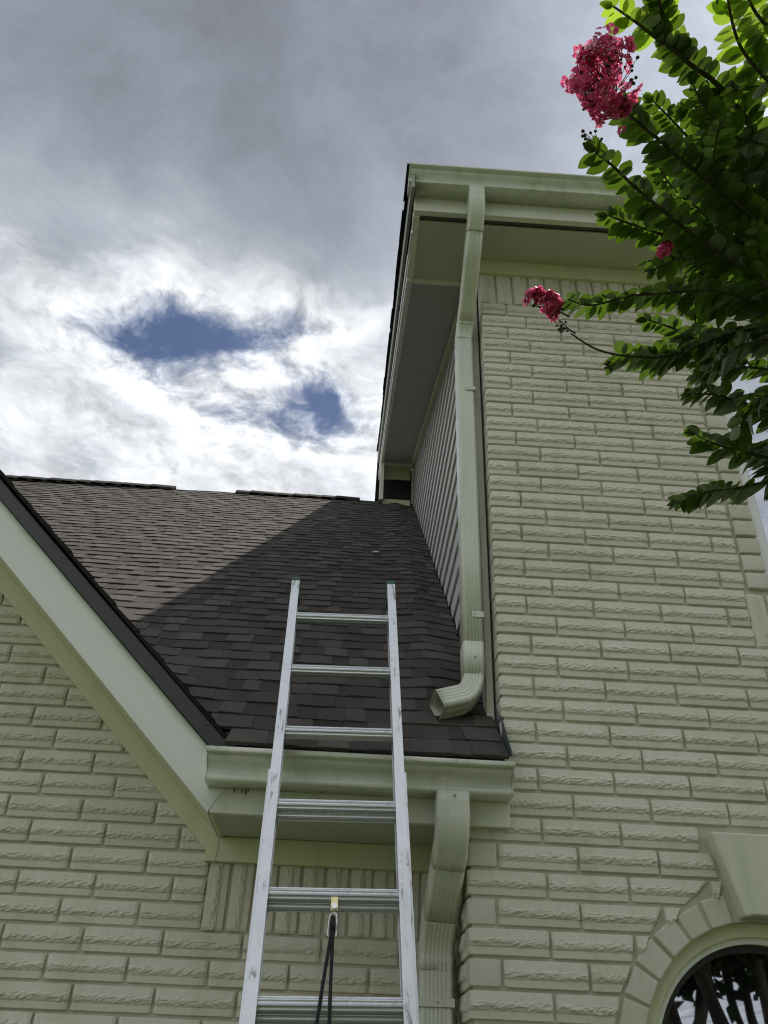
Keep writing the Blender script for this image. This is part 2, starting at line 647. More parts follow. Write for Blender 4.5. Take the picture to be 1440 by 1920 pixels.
def brick_mesh(L, h=H - JT, prof=PROF, cl=(0, 0), crr=(0, 0), depth=.082, seed=0, mat='brick', amp=.0034):
    """front faces -Y; runs 0..L in x and 0..h in z; cl / crr shift the lower and upper end of each side (cut bricks)"""
    rr = random.Random(seed)
    off = Vector((rr.random() * 90, rr.random() * 90, rr.random() * 90))
    ns = max(3, int(L / .0085))
    b = MB()
    rows = []
    for fz, yo, ro in prof:
        row = []
        for k in range(ns + 1):
            fx = k / ns
            xl = cl[0] + (cl[1] - cl[0]) * fz
            xr = L + crr[0] + (crr[1] - crr[0]) * fz
            x = xl + (xr - xl) * fx
            z = fz * h
            nz = noise.noise(Vector((x * 75, fz * 9, 0)) + off) + .8 * noise.noise(Vector((x * 190, fz * 22, 3)) + off)
            nw = noise.noise(Vector((x * 16, 0, 9)) + off)
            e = min(fx, 1 - fx)
            y = yo + ro * amp * nz
            if e == 0:
                y += .004
                x += .0012 * nz
            zz = z
            if ro >= .45:
                zz += h * (.030 * nw + .035 * nz)
            elif fz < .05:
                zz += .0007 * nw + (.0015 if e == 0 else 0)
            elif fz > .95:
                zz += .0006 * nw - (.0012 if e == 0 else 0)
            row.append(len(b.v))
            b.v.append((x, y, zz))
        rows.append(row)
    back = []
    for fz in (0, 1):
        for fx in (0, 1):
            xl = cl[0] + (cl[1] - cl[0]) * fz
            xr = L + crr[0] + (crr[1] - crr[0]) * fz
            back.append(len(b.v))
            b.v.append((xl if fx == 0 else xr, depth, fz * h))
    for a, c in zip(rows, rows[1:]):
        for k in range(ns):
            b.f.append((a[k], a[k + 1], c[k + 1], c[k]))
    b.f.append(tuple([back[0], back[1]] + rows[0][::-1]))
    b.f.append(tuple(rows[-1] + [back[3], back[2]]))
    b.f.append(tuple([r[0] for r in rows] + [back[2], back[0]]))
    b.f.append(tuple([r[-1] for r in rows][::-1] + [back[1], back[3]]))
    return b.mesh('brick', mat)


FULL = [brick_mesh(BL - JT, seed=s) for s in range(18)]
HEAD = [brick_mesh(.076, prof=PLAIN, seed=100 + s, mat='header', amp=.0022) for s in range(6)]
_seed = [1000]


def put_brick(parent, x, y, z, L, rot='front', plain=False, cl=(0, 0), crr=(0, 0), jitter=True, h=None, name='brick'):
    if plain and abs(L - .076) < .004 and h is None:
        me = R.choice(HEAD)
    elif not plain and abs(L - (BL - JT)) < .0025 and cl == (0, 0) and crr == (0, 0) and h is None:
        me = R.choice(FULL)
    else:
        _seed[0] += 1
        me = brick_mesh(L, h or (H - JT), PLAIN if plain else PROF, cl, crr, seed=_seed[0], mat='header' if plain else 'brick', amp=.0022 if plain else .0034)
    o = obj(name, me, parent)
    j = (lambda a: R.uniform(-a, a)) if jitter else (lambda a: 0)
    o.location = (x + j(.0008), y + j(.0018), z + j(.0010))
    if rot == 'front':
        o.rotation_euler = (j(.006), j(.0025), j(.004))
    elif rot == 'side':      # faces -X, runs towards -Y from its origin
        o.rotation_euler = (0, 0, -math.pi / 2)
    elif rot == 'soldier':   # stands on end: local x up, local z to -X
        o.rotation_euler = (0, -math.pi / 2 + j(.006), 0)
    return o


def join_stuff(objs, name, parent, mat):
    """merge the brick pieces that stand outside the picture into one part"""
    b = MB()
    for o in objs:
        mw = Matrix.LocRotScale(o.location, o.rotation_euler, None)
        i = len(b.v)
        b.v += [tuple(mw @ v.co) for v in o.data.vertices]
        b.f += [tuple(i + k for k in p.vertices) for p in o.data.polygons]
        bpy.data.objects.remove(o)
    if b.v:
        return tag(b.build(name, mat, parent), kind='stuff')


def proj(p):
    dlt = Vector(p) - CAM
    w = dlt.dot(cf)
    if w <= 0.05:
        return None
    return 720 + 1560.7 * dlt.dot(cr) / w, 960 - 1560.7 * dlt.dot(cu) / w


def in_view(p, mx=30):
    q = proj(p)
    return q is not None and -mx < q[0] < 1440 + mx and -mx < q[1] < 1920 + mx


core = MB()
core.box((.16, .12, 0), (3.28, 8.6, 5.02))
core.hexa([(.16, .12, 5.02), (3.28, .12, 5.02), (3.28, 8.6, 5.02), (.16, 8.6, 5.02)], [(.16, 4.4, 7.1), (3.28, 4.4, 7.1), (3.28, 4.7, 7.1), (.16, 4.7, 7.1)])
core.box((-6.0, .42, 0), (.02, 8.0, 2.22))
core.build('wall', 'hole', house)  # unseen filler, added to stop sun leaking through the hollow house

# --- the tall block: front wall ----------------------------------------------------------------
WX0, WX1, WZ0, WZ1 = 1.187, 2.10, 3.177, 4.585     # upper window
AX, AZ, AR, AO = .872, 1.622, .400, .476           # arched window
XE = 3.3
wall = MB()
WY0, WY1 = .0085, .100


def keystone_left(z):
    f = (z - 2.024) / (2.268 - 2.024)
    return .818 + (.758 - .818) * f


wall.box((XC + .012, WY0, 0), (AX - AR, WY1, 2.262))
wall.box((XU + .010, WY0, 2.262), (AX - AR, WY1, 5.03))
wall.box((AX + AR, WY0, 0), (XE, WY1, 2.4))
wall.box((AX - AR, WY0, 0), (AX + AR, WY1, .95))
wall.box((AX - AR, WY0, 2.4), (WX0, WY1, 5.03))
wall.box((WX0, WY0, 2.4), (WX1, WY1, WZ0))
wall.box((WX0, WY0, WZ1), (WX1, WY1, 5.03))
wall.box((WX1, WY0, 2.4), (XE, WY1, 5.03))
NS = 28
for k in range(NS):
    a0 = math.pi - math.pi * k / NS
    a1 = math.pi - math.pi * (k + 1) / NS
    p0 = (AX + AR * math.cos(a0), AZ + AR * math.sin(a0))
    p1 = (AX + AR * math.cos(a1), AZ + AR * math.sin(a1))
    wall.hexa([(p0[0], WY0, p0[1]), (p1[0], WY0, p1[1]), (p1[0], WY1, p1[1]), (p0[0], WY1, p0[1])],
              [(p0[0], WY0, 2.4), (p1[0], WY0, 2.4), (p1[0], WY1, 2.4), (p0[0], WY1, 2.4)])
front = wall.build('wall', 'mortar', house)
front['label'] = 'cream painted brick front of the tall block'

extra = []


def arch_limit(z):
    """left face of the brick ring at height z"""
    dz = z - AZ
    if dz <= 0:
        return AX - AO - JT
    if dz < AO + JT:
        return AX - math.sqrt((AO + JT) ** 2 - dz * dz)
    return 9


for n in range(0, 58):
    zt = ZT - n * H
    z0 = zt - (H - JT)
    if z0 < .05:
        break
    low = n >= 30
    xs = XC if low else XU
    j = (.080 if n % 2 else .235) + R.uniform(-.006, .006)
    edges = []
    while j < XE:
        if j > xs + .03:
            edges.append(j)
        j += BL + R.uniform(-.0012, .0012)
    spans = []
    p = xs
    for e in edges + [XE]:
        spans.append([p, e - JT / 2])
        p = e + JT / 2
    done = []
    for a, b_ in spans:
        done.append((a, b_, 0, 0, 0, 0))
    res = []
    for a, b_, _, _, _, _ in done:
        # window openings
        pieces = [(a, b_)]
        if zt > WZ0 - .235 and z0 < WZ1 + .02:
            lim0, lim1 = (1.090, 2.19) if zt > WZ0 + .03 else (1.078, 2.18)
            np_ = []
            for q0, q1 in pieces:
                if q0 < lim0:
                    np_.append((q0, min(q1, lim0)))
                if q1 > lim1:
                    np_.append((max(q0, lim1), q1))
            pieces = np_
        for q0, q1 in pieces:
            c = (0, 0)
            if z0 < 2.268 and q0 < AX + AO:
                # cut against keystone and ring
                def lim(z):
                    v = arch_limit(z)
                    if z > 2.02:
                        v = min(v, keystone_left(z) - .012)
                    return v
                l0, l1 = lim(z0), lim(zt)
                lm = min(l0, l1)
                if q0 < AX and q1 > lm:
                    if min(l0, l1) - q0 < .02:
                        if max(l0, l1) - q0 < .03:
                            if q1 > AX + AO:
                                q0 = AX + AO + JT
                            else:
                                continue
                        else:
                            l0 = max(l0, q0 + .006)
                            l1 = max(l1, q0 + .006)
                    if q0 < AX:
                        e0, e1 = min(q1, l0), min(q1, l1)
                        c = (e0 - q1, e1 - q1)
                elif q0 >= AX:
                    if q1 < AX + AO + JT:
                        continue
                    q0 = max(q0, AX + AO + JT)
            if q1 - q0 > .012:
                res.append((q0, q1, c))
    for q0, q1, c in res:
        plain = low and n % 2 == 1 and abs(q0 - XC) < .002
        o = put_brick(front, q0, 0, z0, q1 - q0, plain=plain, crr=c)
        if not (in_view((q0 + .03, 0, z0 + .04)) or in_view((q1, 0, z0 + .04))):
            extra.append(o)

# soldier course under the frieze
k = 0
x = XU
while x < XE:
    o = put_brick(front, x + H - JT, 0, ZT + JT, .235, rot='soldier')
    if not in_view((x, 0, ZT + .1)):
        extra.append(o)
    x += H

# window surround: smooth headers at the jambs, soldiers below and above
for n in range(0, 26):
    zt = ZT - n * H
    z0 = zt - (H - JT)
    if zt > WZ1 + .05 or z0 < WZ0 - .02:
        continue
    for xx in (1.101, 2.103):
        o = put_brick(front, xx, -.010 + R.uniform(-.002, .002), z0, .086, plain=True, h=H - JT)
        if not in_view((xx, 0, z0)):
            extra.append(o)
x = 1.080
while x < 2.10:
    for zz, LL in ((2.943, .228), (WZ1 + .012, .125)):
        o = put_brick(front, x + H - JT, 0, zz, LL, rot='soldier')
        if not in_view((x, 0, zz + .1)):
            extra.append(o)
    x += H + .002
# sill
sill = MB()
sill.hexa([(1.176, -.014, 3.160), (2.12, -.014, 3.160), (2.12, .08, 3.168), (1.176, .08, 3.168)],
          [(1.176, -.012, 3.176), (2.12, -.012, 3.176), (2.12, .08, 3.196), (1.176, .08, 3.196)])
sill.build('window_sill', 'header', front, bevel=.003)

# arch ring of smooth bricks
na = 7
half = math.acos((AX - .818 + .012) / ((AR + AO) / 2))
a_start = math.pi
for side in (0, 1):
    a = math.pi - .01
    step = (a - (math.pi / 2 + math.asin((AX - .812 + .016) / ((AR + AO) / 2)))) / na
    for k in range(na):
        b = MB()
        e = .011 / ((AR + AO) / 2) / 2
        pr = R.uniform(-.004, .003)
        for yy in (pr, .085):
            pass
        ang = [a - step * (k + 1) + e, a - step * k - e]
        if side:
            ang = [math.pi - q for q in ang]
        pts = []
        r0, r1 = AR + R.uniform(-.003, .002), AO + R.uniform(-.006, .004)
        t0, t1 = R.uniform(-.012, .012), R.uniform(-.012, .012)
        for rr_, aa in ((r0, ang[0] + t0), (r1, ang[0]), (r1, ang[1]), (r0, ang[1] + t1 * .5)):
            pts.append((AX + rr_ * math.cos(aa), AZ + rr_ * math.sin(aa)))
        if side:
            pts = pts[::-1]
        b.hexa([(p[0], pr, p[1]) for p in pts], [(p[0], .085, p[1]) for p in pts])
        o = b.build('brick', 'header', front, bevel=.005, weld=True)

# keystone
b = MB()
kp = [(AX - .113, 2.268), (AX + .113, 2.268), (AX + .054, 2.024), (AX + .030, 2.030), (AX - .030, 2.030), (AX - .054, 2.024)]
b.hexa([(p[0], -.045, p[1]) for p in kp[::-1]], [(p[0], .09, p[1]) for p in kp[::-1]])
ks = b.build('keystone', mat_trim('keystone paint', (.62, .63, .53), .6, .3), house, bevel=.006, weld=True)

join_stuff(extra, 'brickwork', front, 'brick')

# --- arched window
aw = empty('window')
aw.parent = house
aw['label'] = 'arched window with dark glass below the keystone'


def ring(name, r0, r1, y0, y1, mat, parent, zb=1.0, seg=48):
    b = MB()
    pin, pout = [], []
    pin.append((AX - r0, zb))
    pout.append((AX - r1, zb))
    for k in range(seg + 1):
        a = math.pi - math.pi * k / seg
        pin.append((AX + r0 * math.cos(a), AZ + r0 * math.sin(a)))
        pout.append((AX + r1 * math.cos(a), AZ + r1 * math.sin(a)))
    pin.append((AX + r0, zb))
    pout.append((AX + r1, zb))
    for k in range(len(pin) - 1):
        b.hexa([(pin[k][0], y0, pin[k][1]), (pout[k][0], y0, pout[k][1]), (pout[k + 1][0], y0, pout[k + 1][1]), (pin[k + 1][0], y0, pin[k + 1][1])],
               [(pin[k][0], y1, pin[k][1]), (pout[k][0], y1, pout[k][1]), (pout[k + 1][0], y1, pout[k + 1][1]), (pin[k + 1][0], y1, pin[k + 1][1])])
    return b.build(name, mat, parent, weld=True)


ring('frame', .362, .406, .040, .105, 'frieze', aw)
ring('frame', .344, .362, .052, .105, 'trim', aw)
ring('sash', .326, .344, .074, .110, 'sash', aw)
b = MB()
pts = [(AX - .329, 1.0)] + [(AX + .329 * math.cos(math.pi - math.pi * k / 32), AZ + .329 * math.sin(math.pi - math.pi * k / 32)) for k in range(33)] + [(AX + .329, 1.0)]
b.hexa([(p[0], .088, p[1]) for p in pts], [(p[0], .094, p[1]) for p in pts])
b.build('pane', 'dark_pane', aw)

# --- upper window
uw = empty('window')
uw.parent = house
uw['label'] = 'white framed sash window behind the crape myrtle leaves'
fy0, fy1 = .030, .105
for lo, hi in (((WX0, fy0, WZ0 + .02), (WX0 + .05, fy1, WZ1)), ((WX1 - .05, fy0, WZ0 + .02), (WX1, fy1, WZ1)),
               ((WX0 + .05, fy0 + .002, WZ1 - .045), (WX1 - .05, fy1, WZ1)), ((WX0 + .05, fy0 + .002, WZ0 + .02), (WX1 - .05, fy1, WZ0 + .06))):
    boxpart('frame', lo, hi, 'white', uw, .004)
ZM = 3.93
for z0, z1, yy in ((ZM - .01, WZ1 - .047, .052), (WZ0 + .062, ZM + .035, .075)):
    s = MB()
    xa, xb = WX0 + .052, WX1 - .052
    s.box((xa, yy, z0), (xa + .034, yy + .025, z1))
    s.box((xb - .034, yy, z0), (xb, yy + .025, z1))
    s.box((xa + .034, yy + .001, z1 - .034), (xb - .034, yy + .024, z1))
    s.box((xa + .034, yy + .001, z0), (xb - .034, yy + .024, z0 + .036))
    s.build('sash', 'white', uw, bevel=.003)
    boxpart('pane', (xa + .03, yy + .012, z0 + .03), (xb - .03, yy + .018, z1 - .03), 'pane', uw, 0)

# --- side of the tall block, lower return of brick
ret = MB()
ret.box((XC + .012, WY1 + .002, 0), (.09, YL + .1, 2.45))
rw = ret.build('wall', 'mortar', house)
rw['label'] = 'narrow brick return beside the lower downspout'
for n in range(30, 57):
    z0 = ZT - n * H - (H - JT)
    if n % 2:
        put_brick(rw, XC, BL - JT + .004, z0, BL - JT - .078, rot='side')
    else:
        put_brick(rw, XC, YL + .02, z0, YL - .075, rot='side')

# --- side wall with lap siding above the roof
XS = .092
RS = .95                      # lower roof slope
RY0, RZ0 = -.12, 2.441        # eave edge of the lower roof (top of deck)


def roof_z(y):
    return RZ0 + RS * (y - RY0)


US = .471                     # upper roof slope
SY0, SZ0 = .124, 5.022        # start of the sloping rake soffit


def rake_soffit_z(y):
    return SZ0 + US * (y - SY0)


YB = 4.55
sw = MB()
sp_ = [(WY1 + .002, 2.4), (YB, 2.4), (YB, rake_soffit_z(YB) + .1), (SY0, SZ0 + .1), (WY1 + .002, SZ0 + .1)]
sw.hexa([(XS + .03, y, z) for y, z in sp_], [(XS + .06, y, z) for y, z in sp_])
sidew = sw.build('wall', 'siding', house)
sidew['label'] = 'grey lap siding between the lower roof and the upper rake'
pitch = .149
z = 2.36
YS0 = .185
while z < 7.1:
    # board occupies z..z+pitch, clipped by the roof (far end) and the rake soffit (near end)
    y1b = min((z + .012 - RZ0) / RS + RY0 - .004, YB)
    y1t = min((z + pitch - RZ0) / RS + RY0 - .004, YB)
    zt_ = z + pitch + .012
    y0b = max(YS0, SY0 + (z - SZ0 + .035) / US)
    y0t = max(YS0, SY0 + (zt_ - SZ0 + .035) / US)
    if y1b > y0b + .02 and y1t > y0t:
        b = MB()
        b.hexa([(XS - .003, y0b, z), (XS - .003, y1b, z), (XS + .012, y1b, z), (XS + .012, y0b, z)][::-1],
               [(XS + .010, y0t, zt_), (XS + .010, max(y1t, y0t + .01), zt_), (XS + .020, max(y1t, y0t + .01), zt_), (XS + .020, y0t, zt_)][::-1])
        b.build('siding_board', 'siding', sidew, weld=True)
    z += pitch
# corner board
b = MB()
b.box((XS - .006, WY1 + .004, 2.535), (XU - .004, YS0 - .003, 5.0))
cbd = b.build('corner_board', 'trim', house, bevel=.003)

# --- recessed wall on the left with the gable
GS = .975                     # gable slope
GX, GZ = -.824, 2.250         # foot of the rake fascia (bottom edge)


def rake_bottom(x):
    return GZ + GS * (GX - x)


lw = MB()
lw.hexa([(-6.0, YL + .0085, 0), (XC + .01, YL + .0085, 0), (XC + .01, YL + .10, 0), (-6.0, YL + .10, 0)],
        [(-6.0, YL + .0085, 2.26), (XC + .01, YL + .0085, 2.26), (XC + .01, YL + .10, 2.26), (-6.0, YL + .10, 2.26)])
xr = GX - 2.0
lw.hexa([(-6, YL + .0085, 2.26), (GX, YL + .0085, 2.26), (GX, YL + .1, 2.26), (-6, YL + .1, 2.26)],
        [(-3.4, YL + .0085, rake_bottom(-3.4)), (-3.39, YL + .0085, rake_bottom(-3.39)), (-3.39, YL + .1, rake_bottom(-3.39)), (-3.4, YL + .1, rake_bottom(-3.4))])
leftw = lw.build('wall', 'mortar', house)
leftw['label'] = 'cream painted brick gable wall left of the ladder'
HL = .0803
extra = []
for i in range(-22, 27):
    zt = 2.2005 - i * HL
    z0 = zt - (HL - JT)
    if z0 < .03:
        break
    par = (i + 100) % 2 == 0
    x = -.956 if not par else -1.0525
    x += R.uniform(-.004, .004)
    # first joint left of the right limit
    if z0 < 1.965:
        xmax = XC - .004
    else:
        xmax = min(-.846, GX - (zt - .03 - GZ) / GS + .1) if z0 > 2.05 else -.846
    joints = []
    e = x
    while e > xmax - .02:
        e -= BL
    while e < xmax - .02 - BL:
        e += BL
    e += BL
    while e > -3.3:
        e -= BL
        joints.append(e)
    hi = xmax
    for e in joints:
        xa = e + JT / 2
        if hi - xa > .015 and xa > -6:
            o = put_brick(leftw, xa, YL, z0, hi - xa, h=None if abs(hi - xa - BL + JT) < .0025 else HL - JT)
            if not (in_view((xa + .05, YL, z0 + .03)) or in_view((hi, YL, z0 + .03))):
                extra.append(o)
        hi = e - JT / 2
x = -.8405
while x < XC - .02:
    put_brick(leftw, min(x + .079 - JT, XC), YL, 1.9675, .235, rot='soldier', h=.079 - JT)
    x += .0795
join_stuff(extra, 'brickwork', leftw, 'brick')

# --- lower eave: fascia, soffit, frieze
FY = -.035                    # fascia face
fas = boxpart('fascia', (GX + .004, FY, 2.250), (.124, FY + .022, 2.40), 'trim', house, .0025)
boxpart('soffit', (GX - .004, FY + .023, 2.252), (XC - .002, .262, 2.262), 'soffit', house, 0)
boxpart('frieze_board', (GX - .035, .2645, 2.172), (XC - .002, YL + .006, 2.2515), 'frieze', house, .002)
boxpart('soffit', (XC, FY + .023, 2.253), (.124, -.004, 2.263), 'frieze', house, 0)
for xx, ln in ((-.752, .020), (-.728, .018), (-.7165, .025), (-.709, .016)):
    boxpart('tar_drip', (xx, FY - .0015, 2.332 - ln), (xx + .0035, FY - .0002, 2.345), 'black', fas, 0)

# rake of the gable (built along its slope: local x runs up the rake, local z across the board)
RAN = math.atan(GS)
RL = 3.6


def rake_board(name, z0, z1, y0, y1, mat, x0=-.35, x1=RL, cut=True, bevel=.0025):
    """local frame at the rake's foot; the foot end is cut plumb or to the eave"""
    b = MB()
    s0 = x0
    b.box((s0, y0, z0), (x1, y1, z1))
    o = b.build(name, mat, house, bevel=bevel)
    o.location = (GX, 0, GZ)
    # local x axis -> (-cos, 0, sin); local z axis -> perpendicular (up)
    ca, sa = math.cos(RAN), math.sin(RAN)
    o.matrix_local = Matrix(((-ca, 0, sa, GX), (0, -1, 0, 0), (sa, 0, ca, GZ), (0, 0, 0, 1)))
    return o


# perpendicular widths
CW = math.cos(RAN)
b = MB()
ca, sa = math.cos(RAN), math.sin(RAN)
wf = .128                     # fascia width across the board
# foot of the board mitred into the eave fascia
b.hexa([(0, -FY + .002, 0), (RL, -FY + .002, 0), (RL, -FY + .002, wf), (.035, -FY + .002, wf)], [(0, -FY - .022, 0), (RL, -FY - .022, 0), (RL, -FY - .022, wf), (.035, -FY - .022, wf)])
rf = b.build('rake_fascia', 'fascia', house, weld=True, bevel=.0025)
RM = Matrix(((-ca, 0, sa, GX), (0, -1, 0, 0), (sa, 0, ca, GZ), (0, 0, 0, 1)))
rf.matrix_local = RM
b = MB()
b.hexa([(-.012, -FY - .023, .004), (RL, -FY - .023, .004), (RL, -YL + .03, .004), (-.012, -YL + .03, .004)],
       [(-.012, -FY - .023, .014), (RL, -FY - .023, .014), (RL, -YL + .03, .014), (-.012, -YL + .03, .014)])
o = b.build('rake_soffit', 'frieze', house, weld=True)
o.matrix_local = RM
b = MB()
b.hexa([(-.004, -.262, .004), (-.058, -.262, -.056), (RL, -.262, -.056), (RL, -.262, .004)], [(-.004, -YL, .004), (-.058, -YL, -.056), (RL, -YL, -.056), (RL, -YL, .004)])
o = b.build('frieze_board', 'frieze', house, weld=True)
o.matrix_local = RM
# dark drip trim along the rake
b = MB()
b.hexa([(.045, -FY + .012, wf + .001), (RL, -FY + .012, wf + .001), (RL, -FY + .020, wf + .036), (.085, -FY + .020, wf + .052)],
       [(.045, -FY - .02, wf + .001), (RL, -FY - .02, wf + .001), (RL, -FY - .02, wf + .036), (.085, -FY - .02, wf + .036)])
o = b.build('drip_edge', 'drip', house, weld=True, bevel=.003)
o.matrix_local = RM


# ------------------------------------------------------------------ gutters (K profile)
def gutter(name, x0, x1, yb, zb, s, mat='gutter'):
    """yb: back plane, zb: underside"""
    prof = [(0, .0), (-.086, 0), (-.0890, .002), (-.0895, .0150), (-.0885, .0165), (-.0805, .0175), (-.0795, .022), (-.0800, .028), (-.0820, .034),
            (-.0855, .040), (-.0905, .0455), (-.0965, .050), (-.1030, .054), (-.1085, .058), (-.1125, .062), (-.1150, .067), (-.1155, .0725),
            (-.1340, .0735), (-.1365, .0755), (-.1335, .0890), (-.1315, .0905), (-.117, .0905), (-.117, .0870)]
    prof = [(y * s, z * s) for y, z in prof]
    b = MB()
    for (ya, za), (yc, zc_) in zip(prof, prof[1:]):
        b.quad((x0, yb + ya, zb + za), (x1, yb + ya, zb + za), (x1, yb + yc, zb + zc_), (x0, yb + yc, zb + zc_))
    b.quad((x0, yb, zb + .09 * s), (x1, yb, zb + .09 * s), (x1, yb, zb), (x0, yb, zb))
    o = b.build(name, mat, house, weld=True)
    md = o.modifiers.new('sheet', 'SOLIDIFY')
    md.thickness = .0012
    md.offset = -1
    try:
        o.data.set_sharp_from_angle(angle=math.radians(28))
    except Exception:
        pass
    for xx, dx in ((x0, -.0025), (x1, .0025)):
        e = MB()
        pp = [(y, z) for y, z in prof[:-1]] + [(0, .09 * s)]
        lo_, hi_ = sorted((xx, xx + dx))
        e.hexa([(lo_, yb + y * 1.012, zb + z) for y, z in pp], [(hi_, yb + y * 1.012, zb + z) for y, z in pp])
        e.build('end_cap', mat, o, weld=True)
    return o


GLZ = 2.325
gl = gutter('gutter', -.832, .118, FY - .001, GLZ, 1.0)
gl['label'] = 'gutter the ladder leans on'
gu = gutter('gutter', -.272, 3.35, -.283, 5.130, .96)
gu['label'] = 'gutter along the upper eave'
for o_, xs_, yy, zz in ((gl, (-.6, -.345, -.06), FY - .1345, GLZ + .0845), (gu, (-.155, .45, 1.0), -.283 - .1285, 5.130 + .081)):
    for xx in xs_:
        b = MB()
        b.tube([(xx, yy + .002, zz), (xx, yy - .0022, zz)], [.0055, .0045], 10)
        b.build('screw', 'gutter', o_, smooth=False)


# ------------------------------------------------------------------ downspouts
def spout_profile(w, d, ribs=5, depth=.0030, corner=.014):
    """closed loop in (a, b): a across the front (width w), b front to back (depth d)"""
    pts = []
    hw, hd = w / 2, d / 2

    def arc(cx, cy, a0, a1):
        for k in range(4):
            a = a0 + (a1 - a0) * k / 3
            pts.append((cx + corner * math.cos(a), cy + corner * math.sin(a)))

    def face(p0, p1, nrm, nr):
        L_ = math.hypot(p1[0] - p0[0], p1[1] - p0[1])
        for k in range(1, nr * 4):
            f = k / (nr * 4)
            e = depth * (0.5 - 0.5 * math.cos(2 * math.pi * f * nr))
            pts.append((p0[0] + (p1[0] - p0[0]) * f - nrm[0] * e, p0[1] + (p1[1] - p0[1]) * f - nrm[1] * e))
    arc(-hw + corner, -hd + corner, math.pi, 1.5 * math.pi)
    face((-hw + corner, -hd), (hw - corner, -hd), (0, -1), ribs)
    arc(hw - corner, -hd + corner, -.5 * math.pi, 0)
    face((hw, -hd + corner), (hw, hd - corner), (1, 0), max(2, ribs - 2))
    arc(hw - corner, hd - corner, 0, .5 * math.pi)
    face((hw - corner, hd), (-hw + corner, hd), (0, 1), ribs)
    arc(-hw + corner, hd - corner, .5 * math.pi, math.pi)
    face((-hw, hd - corner), (-hw, -hd + corner), (-1, 0), max(2, ribs - 2))
    return pts


def sweep(name, path, prof, front0, parent, crimp=None, scale=1.0, mat='spout', solid=True):
    """front0: direction of the profile's front face (-b) at the start"""
    path = [Vector(p) for p in path]
    b = MB()
    n = len(prof)
    fr = Vector(front0)
    for k, p in enumerate(path):
        a = path[max(0, k - 1)]
        c = path[min(len(path) - 1, k + 1)]
        dr = (c - a).normalized()
        fr = (fr - dr * fr.dot(dr)).normalized()
        ax = dr.cross(fr)            # across
        s = scale
        cr_ = crimp[k] if crimp else 0
        for (pa, pb) in prof:
            bb = pb
            q = s * (1 - cr_)
            b.v.append(tuple(p + ax * (pa * q) - fr * (bb * q)))
        if k:
            for j in range(n):
                j2 = (j + 1) % n
                b.f.append(((k - 1) * n + j, (k - 1) * n + j2, k * n + j2, k * n + j))
    o = b.build(name, mat, parent, weld=True, smooth=True)
    if solid:
        md = o.modifiers.new('sheet', 'SOLIDIFY')
        md.thickness = .0012
        md.offset = -1
    return o


def arc_path(p0, d0, p1, d1, n=14):
    """hermite bend from p0 (heading d0) to p1 (heading d1)"""
    p0, p1, d0, d1 = Vector(p0), Vector(p1), Vector(d0).normalized(), Vector(d1).normalized()
    L_ = (p1 - p0).length
    out_ = []
    for k in range(n + 1):
        t = k / n
        h00, h10, h01, h11 = 2 * t**3 - 3 * t**2 + 1, t**3 - 2 * t**2 + t, -2 * t**3 + 3 * t**2, t**3 - t**2
        out_.append(p0 * h00 + d0 * (h10 * L_) + p1 * h01 + d1 * (h11 * L_))
    return out_


def crimps(n, a=.020, lo=.15, hi=.85):
    return [a if (k % 2 and lo < k / n < hi) else 0 for k in range(n + 1)]


def screw_at(parent, p, nrm, r=.0035):
    b = MB()
    p, nrm = Vector(p), Vector(nrm).normalized()
    b.tube([p - nrm * .001, p + nrm * .0018], [r, r * .8], 8)
    b.build('screw', 'screw', parent)


# upper downspout: down from the eave, back to the corner board, then out over the lower roof
ds = empty('downspout')
ds.parent = house
ds['label'] = 'tall downspout at the corner of the siding, emptying onto the roof'
P3 = spout_profile(.078, .098, 4, .0028, .015)
ux, uy = .036, .085
fr = (0, -1, 0)
top = Vector((.052, -.328, 5.135))
e1 = Vector((.052, -.325, 5.045))
dg = (Vector((ux + .006, .075, 4.60)) - Vector((.050, -.255, 4.90))).normalized()
p_a = [top, top.lerp(e1, .5), e1]
bend1 = arc_path(e1, (0, 0, -1), (.050, -.262, 4.918), dg, 16)
sweep('elbow', p_a[:2] + bend1, P3, fr, ds, [0, 0] + crimps(16, .045))
e3 = Vector((ux + .006, .062, 4.612))
sweep('pipe', [(.050, -.272, 4.927), (.048, -.16, 4.825), (ux + .008, .0, 4.670), e3], P3, (0, -.7, -.7), ds, scale=.97)
bend2 = arc_path(e3 - dg * .03, dg, (ux, uy, 4.52), (0, 0, -1), 14)
sweep('elbow', bend2, P3, (0, -.7, -.7), ds, crimps(14, .045), scale=1.01)
sweep('pipe', [(ux, uy, 4.535), (ux, uy, 4.0), (ux, uy, 3.3), (ux, uy, 2.87)], P3, fr, ds, scale=.985)
sweep('pipe', [(ux, uy, 2.925), (ux, uy, 2.87), (ux, uy, 2.80)], P3, fr, ds, scale=1.012)
out_d = Vector((-.95, -.22, -.36)).normalized()
bend3 = arc_path((ux, uy, 2.815), (0, 0, -1), (-.020, .062, 2.702), out_d, 18)
cr3 = crimps(18, .075, .12, .9)
tail = [Vector((-.020, .062, 2.702)) + out_d * q for q in (.03, .06, .088)]
sweep('elbow', bend3 + tail, P3, fr, ds, cr3 + [0, 0, 0], scale=1.0)
for zz in (4.19, 3.035):
    b = MB()
    b.box((ux - .004, uy - .0525, zz - .012), (ux + .0405, uy - .0502, zz + .012))
    b.box((ux + .0388, uy - .0525, zz - .012), (ux + .0412, uy + .045, zz + .012))
    o = b.build('strap', 'spout', ds, bevel=.001)
    screw_at(o, (ux + .006, uy - .0525, zz), (0, -1, 0))
screw_at(ds, (ux + .003, uy - .051, 2.862), (0, -1, 0), .004)

